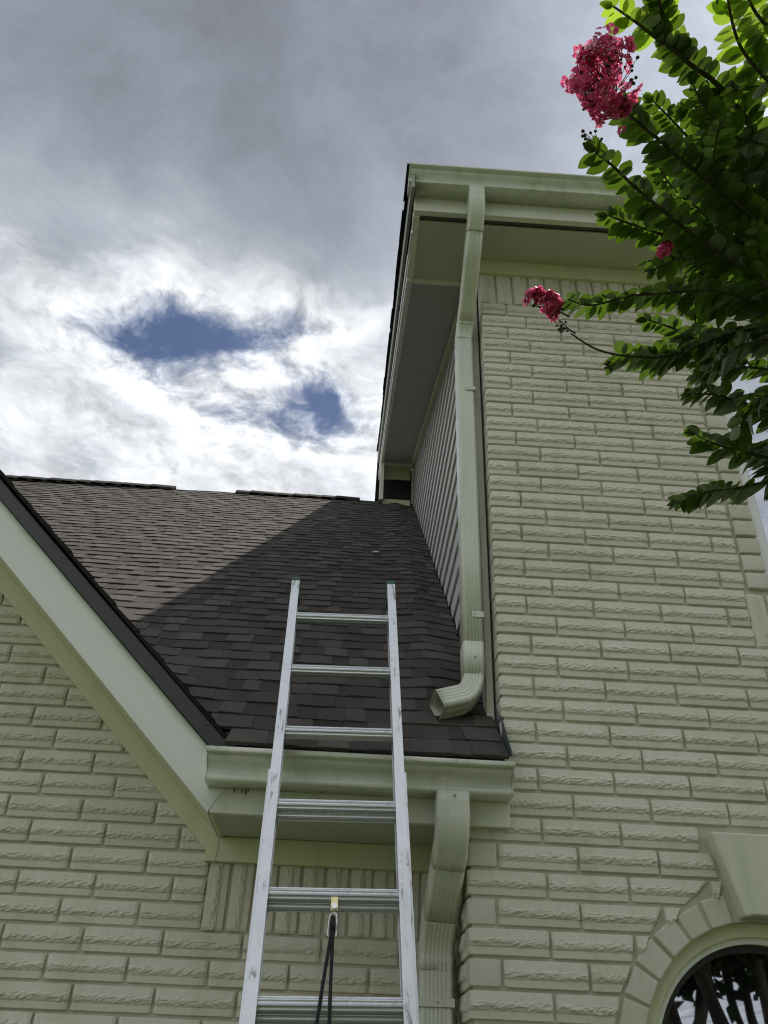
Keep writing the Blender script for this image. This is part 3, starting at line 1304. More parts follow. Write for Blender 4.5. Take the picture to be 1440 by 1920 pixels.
# lower downspout
ds2 = empty('downspout')
ds2.parent = house
ds2['label'] = 'lower downspout in the inner corner right of the ladder'
P4 = spout_profile(.104, .076, 6, .0026, .014)
vx, vy = -.089, .205
t0 = Vector((-.068, -.094, 2.330))
e1 = Vector((-.068, -.092, 2.262))
dg = Vector((-.020, .27, -.225)).normalized()
b1 = arc_path(e1, (0, 0, -1), (-.071, -.038, 2.160), dg, 16)
sweep('elbow', [t0, t0.lerp(e1, .5)] + b1 + [b1[-1] + dg * .03], P4, fr, ds2, [0, 0] + crimps(16, .035) + [0])
p1 = b1[-1]
p2 = Vector((-.084, .165, 2.000))
sweep('pipe', [p1 + dg * .005, p1.lerp(p2, .5), p2 - Vector((0, .01, -.01))], P4, (0, -.6, -.8), ds2, scale=.975)
d2 = (p2 - p1).normalized()
b2 = arc_path(p2 - d2 * .035, d2, (vx, vy, 1.905), (0, 0, -1), 16)
sweep('elbow', b2 + [Vector((vx, vy, 1.87))], P4, (0, -.6, -.8), ds2, crimps(16, .045, .3, .98) + [0], scale=1.0)
sweep('pipe', [(vx, vy, 1.885), (vx, vy, 1.2), (vx, vy, .6), (vx, vy, .22)], P4, fr, ds2, scale=.978)
b = MB()
b.box((vx - .055, vy - .0405, 1.772), (vx + .055, vy - .0382, 1.796))
b.box((vx - .055, vy - .0385, 1.772), (vx - .0528, vy + .07, 1.796))
b.box((vx + .0528, vy - .0385, 1.772), (vx + .055, vy + .07, 1.796))
o = b.build('strap', 'spout', ds2, bevel=.001)
screw_at(o, (vx + .004, vy - .0405, 1.784), (0, -1, 0))
screw_at(ds2, (t0.x + .004, t0.y - .040, 2.312), (0, -1, 0), .0042)

# ------------------------------------------------------------------ upper eave and rake
UX0 = -.241
b = MB()
b.box((UX0, -.281, 5.030), (3.35, -.252, 5.135))
b.build('fascia', 'trim', house, bevel=.0025)
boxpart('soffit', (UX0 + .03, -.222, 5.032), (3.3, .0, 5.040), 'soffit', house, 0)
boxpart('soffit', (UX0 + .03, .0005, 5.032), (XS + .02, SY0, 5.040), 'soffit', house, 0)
boxpart('cavity_shade', (UX0 + .03, -.2515, 5.046), (3.3, -.2225, 5.060), mat_plain('brown recess shade', (.11, .09, .078), .8), house, 0)  # dark brown strip paints the shade of the open recess above the soffit
boxpart('frieze_board', (XU - .004, -.020, 4.936), (3.3, .0095, 5.0315), 'frieze', house, .002)
# trim at the left edge of the boxed soffit and its end
boxpart('trim_board', (UX0 - .002, -.2515, 5.020), (UX0 + .030, SY0 + .03, 5.060), 'trim', house, .002)
boxpart('trim_board', (UX0 + .031, SY0 + .0005, 5.012), (XS + .02, SY0 + .02, 5.060), 'trim', house, .002)
# sloping rake soffit, frieze and boards
UA = math.atan(US)
uc, us_ = math.cos(UA), math.sin(UA)


def slope_part(name, x0, x1, v0, v1, mat, s0=0.0, s1=4.7, bevel=0, parent=None, top_v=None):
    """board along the rake: s runs up the slope from (SY0, SZ0), v is height above the soffit line (plumb)"""
    b = MB()
    ya, yb_ = SY0 + s0, SY0 + s1
    tv = top_v or v1
    b.hexa([(x0, ya, rake_soffit_z(ya) + v0), (x1, ya, rake_soffit_z(ya) + v0), (x1, yb_, rake_soffit_z(yb_) + v0), (x0, yb_, rake_soffit_z(yb_) + v0)],
           [(x0, ya, rake_soffit_z(ya) + v1), (x1, ya, rake_soffit_z(ya) + v1), (x1, yb_, rake_soffit_z(yb_) + tv), (x0, yb_, rake_soffit_z(yb_) + tv)])
    return b.build(name, mat, parent or house, bevel=bevel, weld=True)


YR = YB - SY0 - .3
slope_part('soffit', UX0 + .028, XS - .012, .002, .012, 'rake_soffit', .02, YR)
slope_part('frieze_board', XS - .032, XS + .008, -.030, .002, 'frieze', .06, YR, .002)
slope_part('rake_fascia', UX0 - .004, UX0 + .026, -.016, .20, 'trim', .0, YR + .4, .003)
# thin pale edge strip and upper mould on the rake
slope_part('edge_strip', UX0 - .0115, UX0 - .0045, .030, .046, 'white', -.40, YR + .3)
# upper mould follows the roof
UTH = 5.232 + .378 * US       # roof top at y = 0


def up_z(y):
    return UTH + US * y


b = MB()
ya, yb_ = -.378, YB + .1
b.hexa([(UX0 - .020, ya, up_z(ya) - .16), (UX0 - .005, ya, up_z(ya) - .16), (UX0 - .005, yb_, up_z(yb_) - .22), (UX0 - .020, yb_, up_z(yb_) - .22)],
       [(UX0 - .020, ya, up_z(ya) - .012), (UX0 - .005, ya, up_z(ya) - .012), (UX0 - .005, yb_, up_z(yb_) - .012), (UX0 - .020, yb_, up_z(yb_) - .012)])
b.build('rake_fascia', mat_trim('weathered rake paint', (.33, .34, .31), .6, .4), house, weld=True)
# upper roof
b = MB()
b.hexa([(UX0 - .024, ya, up_z(ya) - .012), (3.5, ya, up_z(ya) - .012), (3.5, yb_, up_z(yb_) - .012), (UX0 - .024, yb_, up_z(yb_) - .012)],
       [(UX0 - .024, ya, up_z(ya)), (3.5, ya, up_z(ya)), (3.5, yb_, up_z(yb_)), (UX0 - .024, yb_, up_z(yb_))])
b.hexa([(UX0 - .024, yb_, up_z(yb_) - .012), (3.5, yb_, up_z(yb_) - .012), (3.5, yb_ + 4.6, up_z(ya)), (UX0 - .024, yb_ + 4.6, up_z(ya))],
       [(UX0 - .024, yb_, up_z(yb_)), (3.5, yb_, up_z(yb_)), (3.5, yb_ + 4.6, up_z(ya) + .012), (UX0 - .024, yb_ + 4.6, up_z(ya) + .012)])
uproof = b.build('roof', 'shingle_far_low', house)
uproof['label'] = 'upper roof seen from below at its rake edge'
# shingle ends along the rake
ys = ya - .012
k = 0
while ys < yb_:
    b = MB()
    ln = .30
    ov = R.uniform(.006, .020)
    zc = up_z(ys) + .001
    b.hexa([(UX0 - .026 - ov, ys, up_z(ys) + .001), (UX0 + .5, ys, up_z(ys) + .001), (UX0 + .5, ys + ln, up_z(ys + ln) + .001), (UX0 - .026 - ov, ys + ln, up_z(ys + ln) + .001)],
           [(UX0 - .026 - ov, ys, up_z(ys) + .013), (UX0 + .5, ys, up_z(ys) + .013), (UX0 + .5, ys + ln, up_z(ys + ln) + .004), (UX0 - .026 - ov, ys + ln, up_z(ys + ln) + .004)])
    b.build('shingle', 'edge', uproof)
    ys += .143 * uc
# box end where the rake dies into the lower ridge
YE = 3.86
zr_ = roof_z(YE)
slope_z = rake_soffit_z(YE)
boxpart('closing_board', (UX0 + .03, YE + .10, slope_z - .14), (XS - .03, YE + .12, slope_z + .03), 'frieze', house, .002)
b = MB()
b.box((UX0 + .03, YE + .16, zr_ - .1), (XS - .012, YE + .20, slope_z + .02))
b.build('cavity_shade', 'hole', house)  # near-black panel stands in for the shade inside the open box end
boxpart('closing_board', (UX0 + .03, YE + .06, zr_ - .05), (XS - .03, YE + .10, zr_ + .135), 'frieze', house, .004)
slope_part('trim_board', UX0 - .006, UX0 + .032, -.48, -.016, 'trim', YE - SY0 - .02, YE - SY0 + .1, .002)

# ------------------------------------------------------------------ lower roof
RA = math.atan(RS)
rc, rs_ = math.cos(RA), math.sin(RA)
RIDGE_Y = 4.08
SL = (RIDGE_Y - RY0) / rc
EX = .112                     # exposure of a course


def rp(x, s, h):
    return (x, RY0 + s * rc - h * rs_, RZ0 + s * rs_ + h * rc)


def valley_x(s):
    z_ = RZ0 + s * rs_
    return -.775 - (z_ - 2.452) / .985


def swell(x, s):
    y_ = RY0 + s * rc
    h = .0
    if y_ > .05:
        k_ = min(1, (y_ - .05) / .25)
        h += k_ * (.016 * math.exp(-((x + .085) / .10) ** 2) - .004 * math.exp(-((x - .05) / .05) ** 2))
    dv = max(0, x - valley_x(s))
    h += .020 * math.exp(-(dv / .10) ** 1.3) * min(1, max(0, (s - .15) / .3))
    h += .0065 * noise.noise(Vector((x * 2.6, s * 1.4, 4.2))) + .0030 * noise.noise(Vector((x * 9, s * 7, 1.2)))
    return h


b = MB()
xv0, xv1 = valley_x(.02) + .03, valley_x(SL) + .03
pl = [(xv0, RY0 + .01), (.1, RY0 + .01), (.1, RIDGE_Y), (xv1, RIDGE_Y)]
b.hexa([(x, y, roof_z(y) - .03) for x, y in pl], [(x, y, roof_z(y) - .012) for x, y in pl])
b.hexa([(-4.9, RIDGE_Y, roof_z(RIDGE_Y) - .03), (.1, RIDGE_Y, roof_z(RIDGE_Y) - .03), (.1, RIDGE_Y + 4, roof_z(RIDGE_Y) - 3.8), (-4.9, RIDGE_Y + 4, roof_z(RIDGE_Y) - 3.8)],
       [(-4.9, RIDGE_Y, roof_z(RIDGE_Y) - .012), (.1, RIDGE_Y, roof_z(RIDGE_Y) - .012), (.1, RIDGE_Y + 4, roof_z(RIDGE_Y) - 3.782), (-4.9, RIDGE_Y + 4, roof_z(RIDGE_Y) - 3.782)])
# trim the deck at the valley: the gable roof covers it
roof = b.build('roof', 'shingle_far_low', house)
roof['label'] = 'brown asphalt shingle roof behind the ladder'


def tab_geo(b, x0, x1, s0, s1, h, th, skew0=0, skew1=0):
    """one shingle tab lying on the course below; lower edge at s0"""
    nseg = 2 if x1 - x0 > .12 else 1
    bot, topv = [], []
    lo, hi = [], []
    for k in range(nseg + 1):
        f = k / nseg
        x = x0 + (x1 - x0) * f
        sk = skew0 + (skew1 - skew0) * f
        w0, w1 = swell(x, s0), swell(x, s1)
        lo.append((rp(x - sk, s0 + R.uniform(-.0012, .0012), h + w0 - th), rp(x - sk, s0 + R.uniform(-.0015, .0015), h + w0)))
        hi.append(rp(x + sk, s1, .002 + w1))
    i = len(b.v)
    for k in range(nseg + 1):
        b.v += [lo[k][0], lo[k][1], hi[k]]
    for k in range(nseg):
        a, c = i + 3 * k, i + 3 * k + 3
        b.f.append((a, c, c + 1, a + 1))
        b.f.append((a + 1, c + 1, c + 2, a + 2))
        b.f.append((c, a, a + 2, c + 2))
    b.f.append((i, i + 1, i + 2))
    e = i + 3 * nseg
    b.f.append((e + 1, e, e + 2))


tabs = []
nc = int(SL / EX) + 1
for c in range(nc):
    s0 = -.010 + c * EX
    s1 = min(s0 + EX * 1.75, SL + .01)
    y_ = RY0 + s0 * rc
    xl = max(valley_x(s0 + EX) - .10, -4.8) if s0 > .3 else valley_x(s0) - .035
    xr = .082 if y_ > .09 else .104
    x = xr + R.uniform(0, .12)
    raised = R.random() < .5
    while x > xl:
        w = R.uniform(.060, .150) if raised else R.uniform(.050, .120)
        a, bb = max(x - w, xl), min(x, xr)
        if bb - a > .015:
            q = proj(rp((a + bb) / 2, s0, 0))
            vis = q and -20 < q[0] < 1460 and q[1] > 880
            # hidden behind the gable rake?
            if vis:
                # rake edge line in the picture
                if q[1] > 905 + (q[0] - 8) * 1.153 + 14:
                    vis = False
            tabs.append((0 if vis else 1, c, a, bb, s0, s1, raised))
        x -= w
        raised = (not raised) if R.random() < .82 else raised
tabs.sort(key=lambda q: (q[0], q[1]))
far, far_low = MB(), MB()
for k, (vis, c, a, bb, s0, s1, raised) in enumerate(tabs):
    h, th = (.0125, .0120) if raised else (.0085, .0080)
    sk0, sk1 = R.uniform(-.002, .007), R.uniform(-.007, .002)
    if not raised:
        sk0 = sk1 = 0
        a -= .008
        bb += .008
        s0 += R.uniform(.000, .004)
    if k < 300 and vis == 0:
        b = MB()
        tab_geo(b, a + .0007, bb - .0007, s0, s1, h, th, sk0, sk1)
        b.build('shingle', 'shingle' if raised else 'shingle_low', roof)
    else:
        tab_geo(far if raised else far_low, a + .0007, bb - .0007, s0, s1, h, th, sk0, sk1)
tag(far.build('shingle_field', 'shingle_far', roof), kind='stuff')
tag(far_low.build('shingle_field', 'shingle_far_low', roof), kind='stuff')


# ridge caps, with a stretch missing
def ridge_cap(x0, x1, lift):
    b = MB()
    zr = roof_z(RIDGE_Y) + .012 + lift
    j = R.uniform(-.004, .006)
    prof = [(-.105, -.105 * .95 * .97), (-.05, -.040), (0, .0), (.05, -.042), (.11, -.10)]
    bot = []
    for (dy, dz), (ey, ez) in zip(prof, prof[1:]):
        b.hexa([(x0, RIDGE_Y + dy, zr + dz - .022), (x1, RIDGE_Y + dy, zr + dz - .028), (x1, RIDGE_Y + ey, zr + ez - .028), (x0, RIDGE_Y + ey, zr + ez - .022)],
               [(x0, RIDGE_Y + dy, zr + dz + .006 + j), (x1, RIDGE_Y + dy, zr + dz - .004 + j), (x1, RIDGE_Y + ey, zr + ez - .004 + j), (x0, RIDGE_Y + ey, zr + ez + .006 + j)])
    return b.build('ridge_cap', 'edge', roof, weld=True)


x = -4.5
while x < -.62:
    gap = -2.43 < x < -1.68
    if not gap:
        ridge_cap(x, x + .235, .034 if x < -2.5 else .026)
    x += .142 + R.uniform(-.006, .006)

# gable roof slope left of the valley, courses running back from the rake
gb = MB()
gable = None
ng = 26
gr = MB()


def gz(x):
    return 2.452 + .985 * (-.775 - x)


gr.hexa([(-.76, -.05, gz(-.76) - .03), (-.76, .02, gz(-.76) - .03), (-4.0, 3.5, gz(-4.0) - .03), (-4.0, -.05, gz(-4.0) - .03)],
        [(-.76, -.05, gz(-.76) - .012), (-.76, .02, gz(-.76) - .012), (-4.0, 3.5, gz(-4.0) - .012), (-4.0, -.05, gz(-4.0) - .012)])
gable = gr.build('roof', 'shingle_far_low', house)
gable['label'] = 'gable roof slope whose rake edge crosses the left side'
gn = Vector((.985, 0, 1)).normalized()
gd = Vector((-1, 0, .985)).normalized()
for k in range(ng):
    p = Vector((-.752, 0, gz(-.752))) + gd * (k * .143)
    q = p + gd * .27
    ye = -.056 - R.uniform(.0, .018)
    yv = (gz(p.x) - RZ0) / RS + RY0 + .06
    yq = (gz(q.x) - RZ0) / RS + RY0 + .06
    b = MB()
    a0, a1 = p + gn * .001, p + gn * .015
    c0, c1 = q + gn * .0, q + gn * .004
    b.hexa([(a0.x, ye, a0.z), (a0.x, yv, a0.z), (c0.x, yq, c0.z), (c0.x, ye - .002, c0.z)],
           [(a1.x, ye - R.uniform(0, .004), a1.z), (a1.x, yv, a1.z), (c1.x, yq, c1.z), (c1.x, ye - .002, c1.z)])
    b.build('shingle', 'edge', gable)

# kick-out flashing, step flashing, loose bits
b = MB()
fp = [(.118, .092, 2.700), (.118, .0, 2.628), (.121, -.150, 2.440), (.118, -.045, 2.470), (.115, .085, 2.560)]
b.hexa([(p[0] - .0012, p[1], p[2]) for p in fp], [(p[0], p[1], p[2]) for p in fp])
o = b.build('flashing', 'flash', house, weld=True)
b = MB()
fp = [(.030, .100, 2.640), (.052, .100, 2.650), (.055, .096, 2.600), (.040, .096, 2.575)]
b.hexa([(p[0], p[1] - .0012, p[2]) for p in fp], [(p[0], p[1], p[2]) for p in fp])
b.build('flashing', 'white', house, weld=True)
b = MB()
b.tube([(.086, 1.30, 3.735), (.060, 1.255, 3.715), (.040, 1.235, 3.695)], [.006, .010, .013], 8)
tag(b.build('nail_sleeve', 'chip'), 'white plastic sleeve sticking out of the siding above the shingles', 'sleeve')
b = MB()
ch = Vector(rp(-.294, 3.05, .03))
b.hexa([tuple(ch + Vector(q)) for q in ((-.02, -.006, 0), (.018, -.008, 0), (.022, .008, .005), (-.015, .01, .005))],
       [tuple(ch + Vector(q)) for q in ((-.02, -.006, .006), (.018, -.008, .007), (.022, .008, .012), (-.015, .01, .011))])
tag(b.build('paint_chip', 'chip'), 'tiny white chip lying on the shaded shingles', 'chip')

# ------------------------------------------------------------------ ladder
LB = Vector((-.3444, -1.1925, 0.0))
LD = Vector((-.0329, .3651, .9304)).normalized()
LX = Vector((1, 0.015, .036))
LX = (LX - LD * LX.dot(LD)).normalized()
LN = LD.cross(LX)              # away from the viewer
lad = empty('extension_ladder')
tag(lad, 'aluminium extension ladder leaning on the lower gutter', 'ladder')
lad.matrix_world = Matrix(((LX.x, LN.x, LD.x, LB.x), (LX.y, LN.y, LD.y, LB.y), (LX.z, LN.z, LD.z, LB.z), (0, 0, 0, 1)))


def channel(name, xc, side, z0, z1, w, dpt, mat='alu', y0=0.0, th=.0028):
    """C rail: web on the outer side, flanges towards the rungs"""
    b = MB()
    xo, xi = xc + side * w / 2, xc - side * w / 2
    lo, hi = min(xo, xi), max(xo, xi)
    b.box((lo, y0, z0), (hi, y0 + th, z1))
    b.box((lo, y0 + dpt - th, z0), (hi, y0 + dpt, z1))
    wa, wb = sorted((xo, xo - side * th))
    b.box((wa, y0 + th, z0), (wb, y0 + dpt - th, z1))
    la, lb = sorted((xi, xi + side * th))
    b.box((la, y0 + th, z0), (lb, y0 + .009, z1))
    return b.build(name, mat, lad, bevel=.0008)


SEP = .181
LT = 3.392
for sd in (-1, 1):
    channel('rail', sd * SEP, sd, .55, LT - .006, .030, .056)
    cp = MB()
    cp.box((sd * SEP - .017, -.002, LT - .012), (sd * SEP + .017, .060, LT + .004))
    ia, ib = sorted((sd * (SEP - .0155), sd * (SEP - .0185)))
    cp.box((ia, .004, LT - .10), (ib, .056, LT - .0125))
    for xx in (-.013, .007):
        cp.box((sd * SEP + xx, .004, LT + .004), (sd * SEP + xx + .006, .012, LT + .010))
    cp.build('end_cap', 'cap', lad, bevel=.0015)
    channel('rail', sd * (SEP + .0105), sd, .02, 2.515, .024, .060, y0=.022)
    ft = MB()
    ft.box((sd * (SEP + .0165) - .03, -.02, 0), (sd * (SEP + .0165) + .03, .10, .02))
    ft.build('foot', 'rope', lad, bevel=.004)


def rung_mesh():
    b = MB()
    L_ = SEP * 2 - .028
    n = 40
    ring_ = []
    for k in range(n):
        a = 2 * math.pi * k / n
        r = .0185 * (1 + .055 * (1 if (k // 2) % 2 else -1) * (1 if abs(math.sin(a)) < .9 else .4))
        # flat tread on the top / front
        y, z = r * math.cos(a), r * math.sin(a)
        z = min(z, .0135)
        ring_.append((y, z))
    for (y, z), (y2, z2) in zip(ring_, ring_[1:] + ring_[:1]):
        b.quad((-L_ / 2, y, z), (L_ / 2, y, z), (L_ / 2, y2, z2), (-L_ / 2, y2, z2))
    b.poly([(-L_ / 2, y, z) for y, z in ring_[::-1]])
    b.poly([(L_ / 2, y, z) for y, z in ring_])
    return b.mesh('rung', 'rung')


rm = rung_mesh()
zt = 3.212 - .0135
while zt > .6:
    o = obj('rung', rm, lad)
    o.location = (0, .028, zt)
    zt -= .2690
zt = 2.400 - .0135 - .006
while zt > .1:
    o = obj('rung', rm, lad)
    o.location = (0, .048, zt)
    o.scale = (1.06, 1, 1)
    zt -= .2690
# rope pulley
b = MB()
b.box((-.0065, .012, 2.075), (.0115, .016, 2.112))
pb = b.build('pulley_bracket', 'brass', lad, bevel=.001)
b = MB()
b.tube([(.0025, .004, 2.083), (.0025, .012, 2.083)], .0075, 12)
b.build('bolt', 'steel', pb)
b = MB()
b.tube([(-.006, .008, 2.062), (-.0095, .006, 2.050), (-.0125, .004, 2.005), (-.009, .004, 2.003)], .0015, 6)
b.tube([(.008, .008, 2.062), (.0095, .006, 2.050), (.0085, .004, 2.003), (.005, .004, 2.003)], .0015, 6)
b.tube([(-.006, .008, 2.062), (.001, .009, 2.068), (.008, .008, 2.062)], .0018, 6)
b.build('pulley_frame', 'steel', lad)
b = MB()
b.tube([(-.008, .008, 2.03), (.006, .008, 2.03)], .013, 14)
b.build('pulley', 'rope', lad)
b = MB()
b.tube([(-.0015, .004, 2.055), (-.0045, .004, 2.00), (-.018, .006, 1.90), (-.030, .01, 1.80), (-.05, .02, 1.5), (-.05, .03, .9), (-.03, .03, .3)], .0042, 8)
b.tube([(.0015, .010, 2.055), (.0005, .006, 2.00), (-.001, .006, 1.90), (-.0015, .01, 1.80), (-.002, .02, 1.5), (-.01, .03, .9), (-.02, .03, .3)], .0042, 8)
b.build('rope', 'rope', lad, smooth=True)

exec_tree = True
# ------------------------------------------------------------------ crape myrtle
STEMS = {
    'A': [(0.596, -1.548, 3.396), (0.441, -1.693, 3.432), (0.341, -1.767, 3.452), (0.246, -1.818, 3.453), (0.19, -1.883, 3.443), (0.131, -1.964, 3.438)],
    'A2': [(0.258, -1.816, 3.448), (0.17, -1.861, 3.439), (0.109, -1.9, 3.417), (0.061, -1.917, 3.437)],
    'B': [(0.55, -1.543, 3.152), (0.469, -1.595, 3.167), (0.334, -1.663, 3.213), (0.255, -1.709, 3.213), (0.176, -1.761, 3.212), (0.123, -1.783, 3.241), (0.07, -1.833, 3.225)],
    'C': [(0.528, -1.506, 2.996), (0.469, -1.534, 3.054), (0.405, -1.548, 3.1), (0.291, -1.599, 3.126), (0.195, -1.654, 3.139), (0.147, -1.674, 3.169), (0.078, -1.727, 3.163), (0.04, -1.742, 3.182)],
    'C2': [(0.456, -1.426, 3.252), (0.363, -1.467, 3.26), (0.26, -1.502, 3.263), (0.186, -1.505, 3.292), (0.148, -1.509, 3.307)],
    'C3': [(0.661, -1.333, 3.202), (0.578, -1.37, 3.211), (0.436, -1.409, 3.25), (0.331, -1.444, 3.257), (0.253, -1.446, 3.225)],
    'D': [(0.574, -1.44, 3.056), (0.434, -1.5, 3.046), (0.341, -1.519, 3.041), (0.23, -1.517, 3.023), (0.152, -1.527, 2.995), (0.078, -1.495, 2.995), (0.016, -1.525, 2.972)],
    'E': [(0.618, -1.382, 3.124), (0.485, -1.389, 3.067), (0.393, -1.377, 3.035), (0.292, -1.357, 2.996), (0.197, -1.368, 2.976), (0.113, -1.395, 2.963), (0.052, -1.408, 2.996)],
    'E2': [(0.576, -1.212, 3.147), (0.469, -1.243, 3.164), (0.361, -1.282, 3.181), (0.303, -1.281, 3.206)],
    'F': [(0.606, -1.275, 2.875), (0.508, -1.306, 2.898), (0.411, -1.33, 2.906), (0.339, -1.349, 2.889)],
    'F2': [(0.614, -1.22, 2.807), (0.477, -1.265, 2.792), (0.393, -1.29, 2.793), (0.355, -1.29, 2.817)],
    'G': [(0.57, -1.273, 2.731), (0.462, -1.255, 2.703), (0.372, -1.256, 2.681), (0.316, -1.224, 2.676)],
    'H': [(0.524, -1.744, 3.42), (0.409, -1.823, 3.392), (0.339, -1.877, 3.387), (0.289, -1.941, 3.377), (0.262, -1.996, 3.409)],
    'H2': [(0.494, -1.842, 3.481), (0.384, -1.908, 3.441), (0.324, -1.962, 3.429), (0.288, -2.009, 3.404)],
    'I': [(0.685, -1.475, 3.562), (0.538, -1.502, 3.525), (0.413, -1.547, 3.545), (0.31, -1.615, 3.562), (0.259, -1.642, 3.593)],
    'J': [(0.681, -1.232, 3.098), (0.58, -1.242, 3.098), (0.492, -1.249, 3.083), (0.394, -1.279, 3.017)],
    'K': [(0.707, -1.392, 3.496), (0.544, -1.427, 3.475), (0.44, -1.435, 3.463), (0.339, -1.488, 3.476), (0.291, -1.531, 3.521)],
    'L': [(0.733, -1.29, 3.407), (0.584, -1.309, 3.368), (0.476, -1.331, 3.373), (0.39, -1.308, 3.327)],
    'M': [(0.581, -1.406, 3.022), (0.489, -1.409, 3.01), (0.42, -1.405, 2.973), (0.366, -1.39, 2.915)],
    'N': [(0.55, -1.654, 3.357), (0.461, -1.687, 3.357), (0.375, -1.711, 3.348), (0.31, -1.744, 3.392), (0.28, -1.775, 3.42)],
    'O': [(0.575, -1.563, 3.286), (0.472, -1.602, 3.301), (0.415, -1.645, 3.292), (0.374, -1.672, 3.327)],
    'P': [(0.548, -1.552, 3.16), (0.457, -1.555, 3.146), (0.381, -1.593, 3.145), (0.335, -1.598, 3.17)],
    'Q': [(0.555, -1.371, 2.851), (0.482, -1.398, 2.852), (0.427, -1.386, 2.796), (0.413, -1.341, 2.756)],
}
SUNLIT_STEMS = {'H', 'H2', 'A2'}  # top stems whose leaves get the painted sunlight
tree = empty('crape_myrtle', (1.35, -1.35, 0))
tag(tree, 'crape myrtle with pink flower clusters reaching in from the right', 'tree')
TB = Vector((1.35, -1.35, 0))
RT = random.Random(5)


def tpart(b, name, mat, parent=None, smooth=True):
    """mesh given in world coordinates, parented to the tree"""
    p = parent or tree
    off = TB
    b.v = [tuple(Vector(v) - off) for v in b.v]
    return b.build(name, mat, p, smooth=smooth)


# trunks and limbs, standing right of the picture
limbs = [[(1.35, -1.35, 0), (1.30, -1.38, .8), (1.18, -1.42, 1.7), (1.02, -1.45, 2.5), (.90, -1.47, 3.1), (.80, -1.50, 3.6)],
         [(1.40, -1.30, 0), (1.45, -1.28, .9), (1.30, -1.25, 1.8), (1.08, -1.25, 2.5), (.90, -1.28, 2.95), (.82, -1.25, 3.4)],
         [(1.33, -1.42, 0), (1.28, -1.62, .9), (1.12, -1.72, 1.9), (.95, -1.78, 2.8), (.80, -1.80, 3.4), (.70, -1.85, 3.9)],
         [(1.45, -1.40, 0), (1.65, -1.45, 1.0), (1.75, -1.40, 2.0), (1.75, -1.30, 3.0), (1.70, -1.2, 3.8)]]
for L_ in limbs:
    b = MB()
    b.tube(L_, [.045, .040, .033, .024, .017, .010][:len(L_)], 10)
    tpart(b, 'trunk', 'bark')
limb_pts = []
for L_ in limbs[:3]:
    for a, c in zip(L_, L_[1:]):
        for k in range(8):
            limb_pts.append(Vector(a).lerp(Vector(c), k / 8))


def catmull(pts, n=6):
    pts = [Vector(p) for p in pts]
    out_ = []
    for i in range(len(pts) - 1):
        p0 = pts[max(0, i - 1)]
        p1, p2 = pts[i], pts[i + 1]
        p3 = pts[min(len(pts) - 1, i + 2)]
        for k in range(n):
            t = k / n
            out_.append(.5 * ((2 * p1) + (p2 - p0) * t + (2 * p0 - 5 * p1 + 4 * p2 - p3) * t * t + (3 * p1 - p0 - 3 * p2 + p3) * t**3))
    out_.append(pts[-1])
    return out_


def leaf_mesh(seed, mat):
    """unit leaf along +x, upper side +z; folded on the midrib, edges curving"""
    rr = random.Random(seed)
    b = MB()
    st = [0, .10, .25, .42, .60, .77, .90, 1.0]
    wd = [.02, .14, .245, .285, .270, .205, .11, .012]
    cv = rr.uniform(.04, .22)
    fold = rr.uniform(.05, .30)
    tw = rr.uniform(-.25, .25)
    rows = []
    for t, w in zip(st, wd):
        zc = -cv * t * t
        row = []
        for s_ in (-1, -.5, 0, .5, 1):
            yy = s_ * w
            zz = zc + fold * abs(yy) - .25 * yy * yy + tw * t * yy + rr.uniform(-.008, .008)
            row.append(len(b.v))
            b.v.append((t + .02 * abs(s_), yy, zz))
        rows.append(row)
    for a, c in zip(rows, rows[1:]):
        for k in range(4):
            b.f.append((a[k], c[k], c[k + 1], a[k + 1]))
    # stalk
    i = len(b.v)
    b.v += [(-.08, -.012, 0), (.02, -.012, 0), (.02, .012, 0), (-.08, .012, 0)]
    b.f.append((i, i + 1, i + 2, i + 3))
    return b.mesh('leaf', mat, smooth=True)


LEAVES = [leaf_mesh(s, 'leaf') for s in range(10)]
SUNLIT_LEAVES = [leaf_mesh(50 + s, 'sunlit') for s in range(6)]
leaf_list = []


def leaf_at(p, dirv, up, size, sunlit):
    x = dirv.normalized()
    z = (up - x * up.dot(x))
    if z.length < 1e-3:
        z = x.orthogonal()
    z.normalize()
    y = z.cross(x)
    mt = Matrix(((x.x, y.x, z.x, p.x), (x.y, y.y, z.y, p.y), (x.z, y.z, z.z, p.z), (0, 0, 0, 1))) @ Matrix.Scale(size, 4)
    leaf_list.append((mt, RT.choice(SUNLIT_LEAVES if sunlit else LEAVES), p))


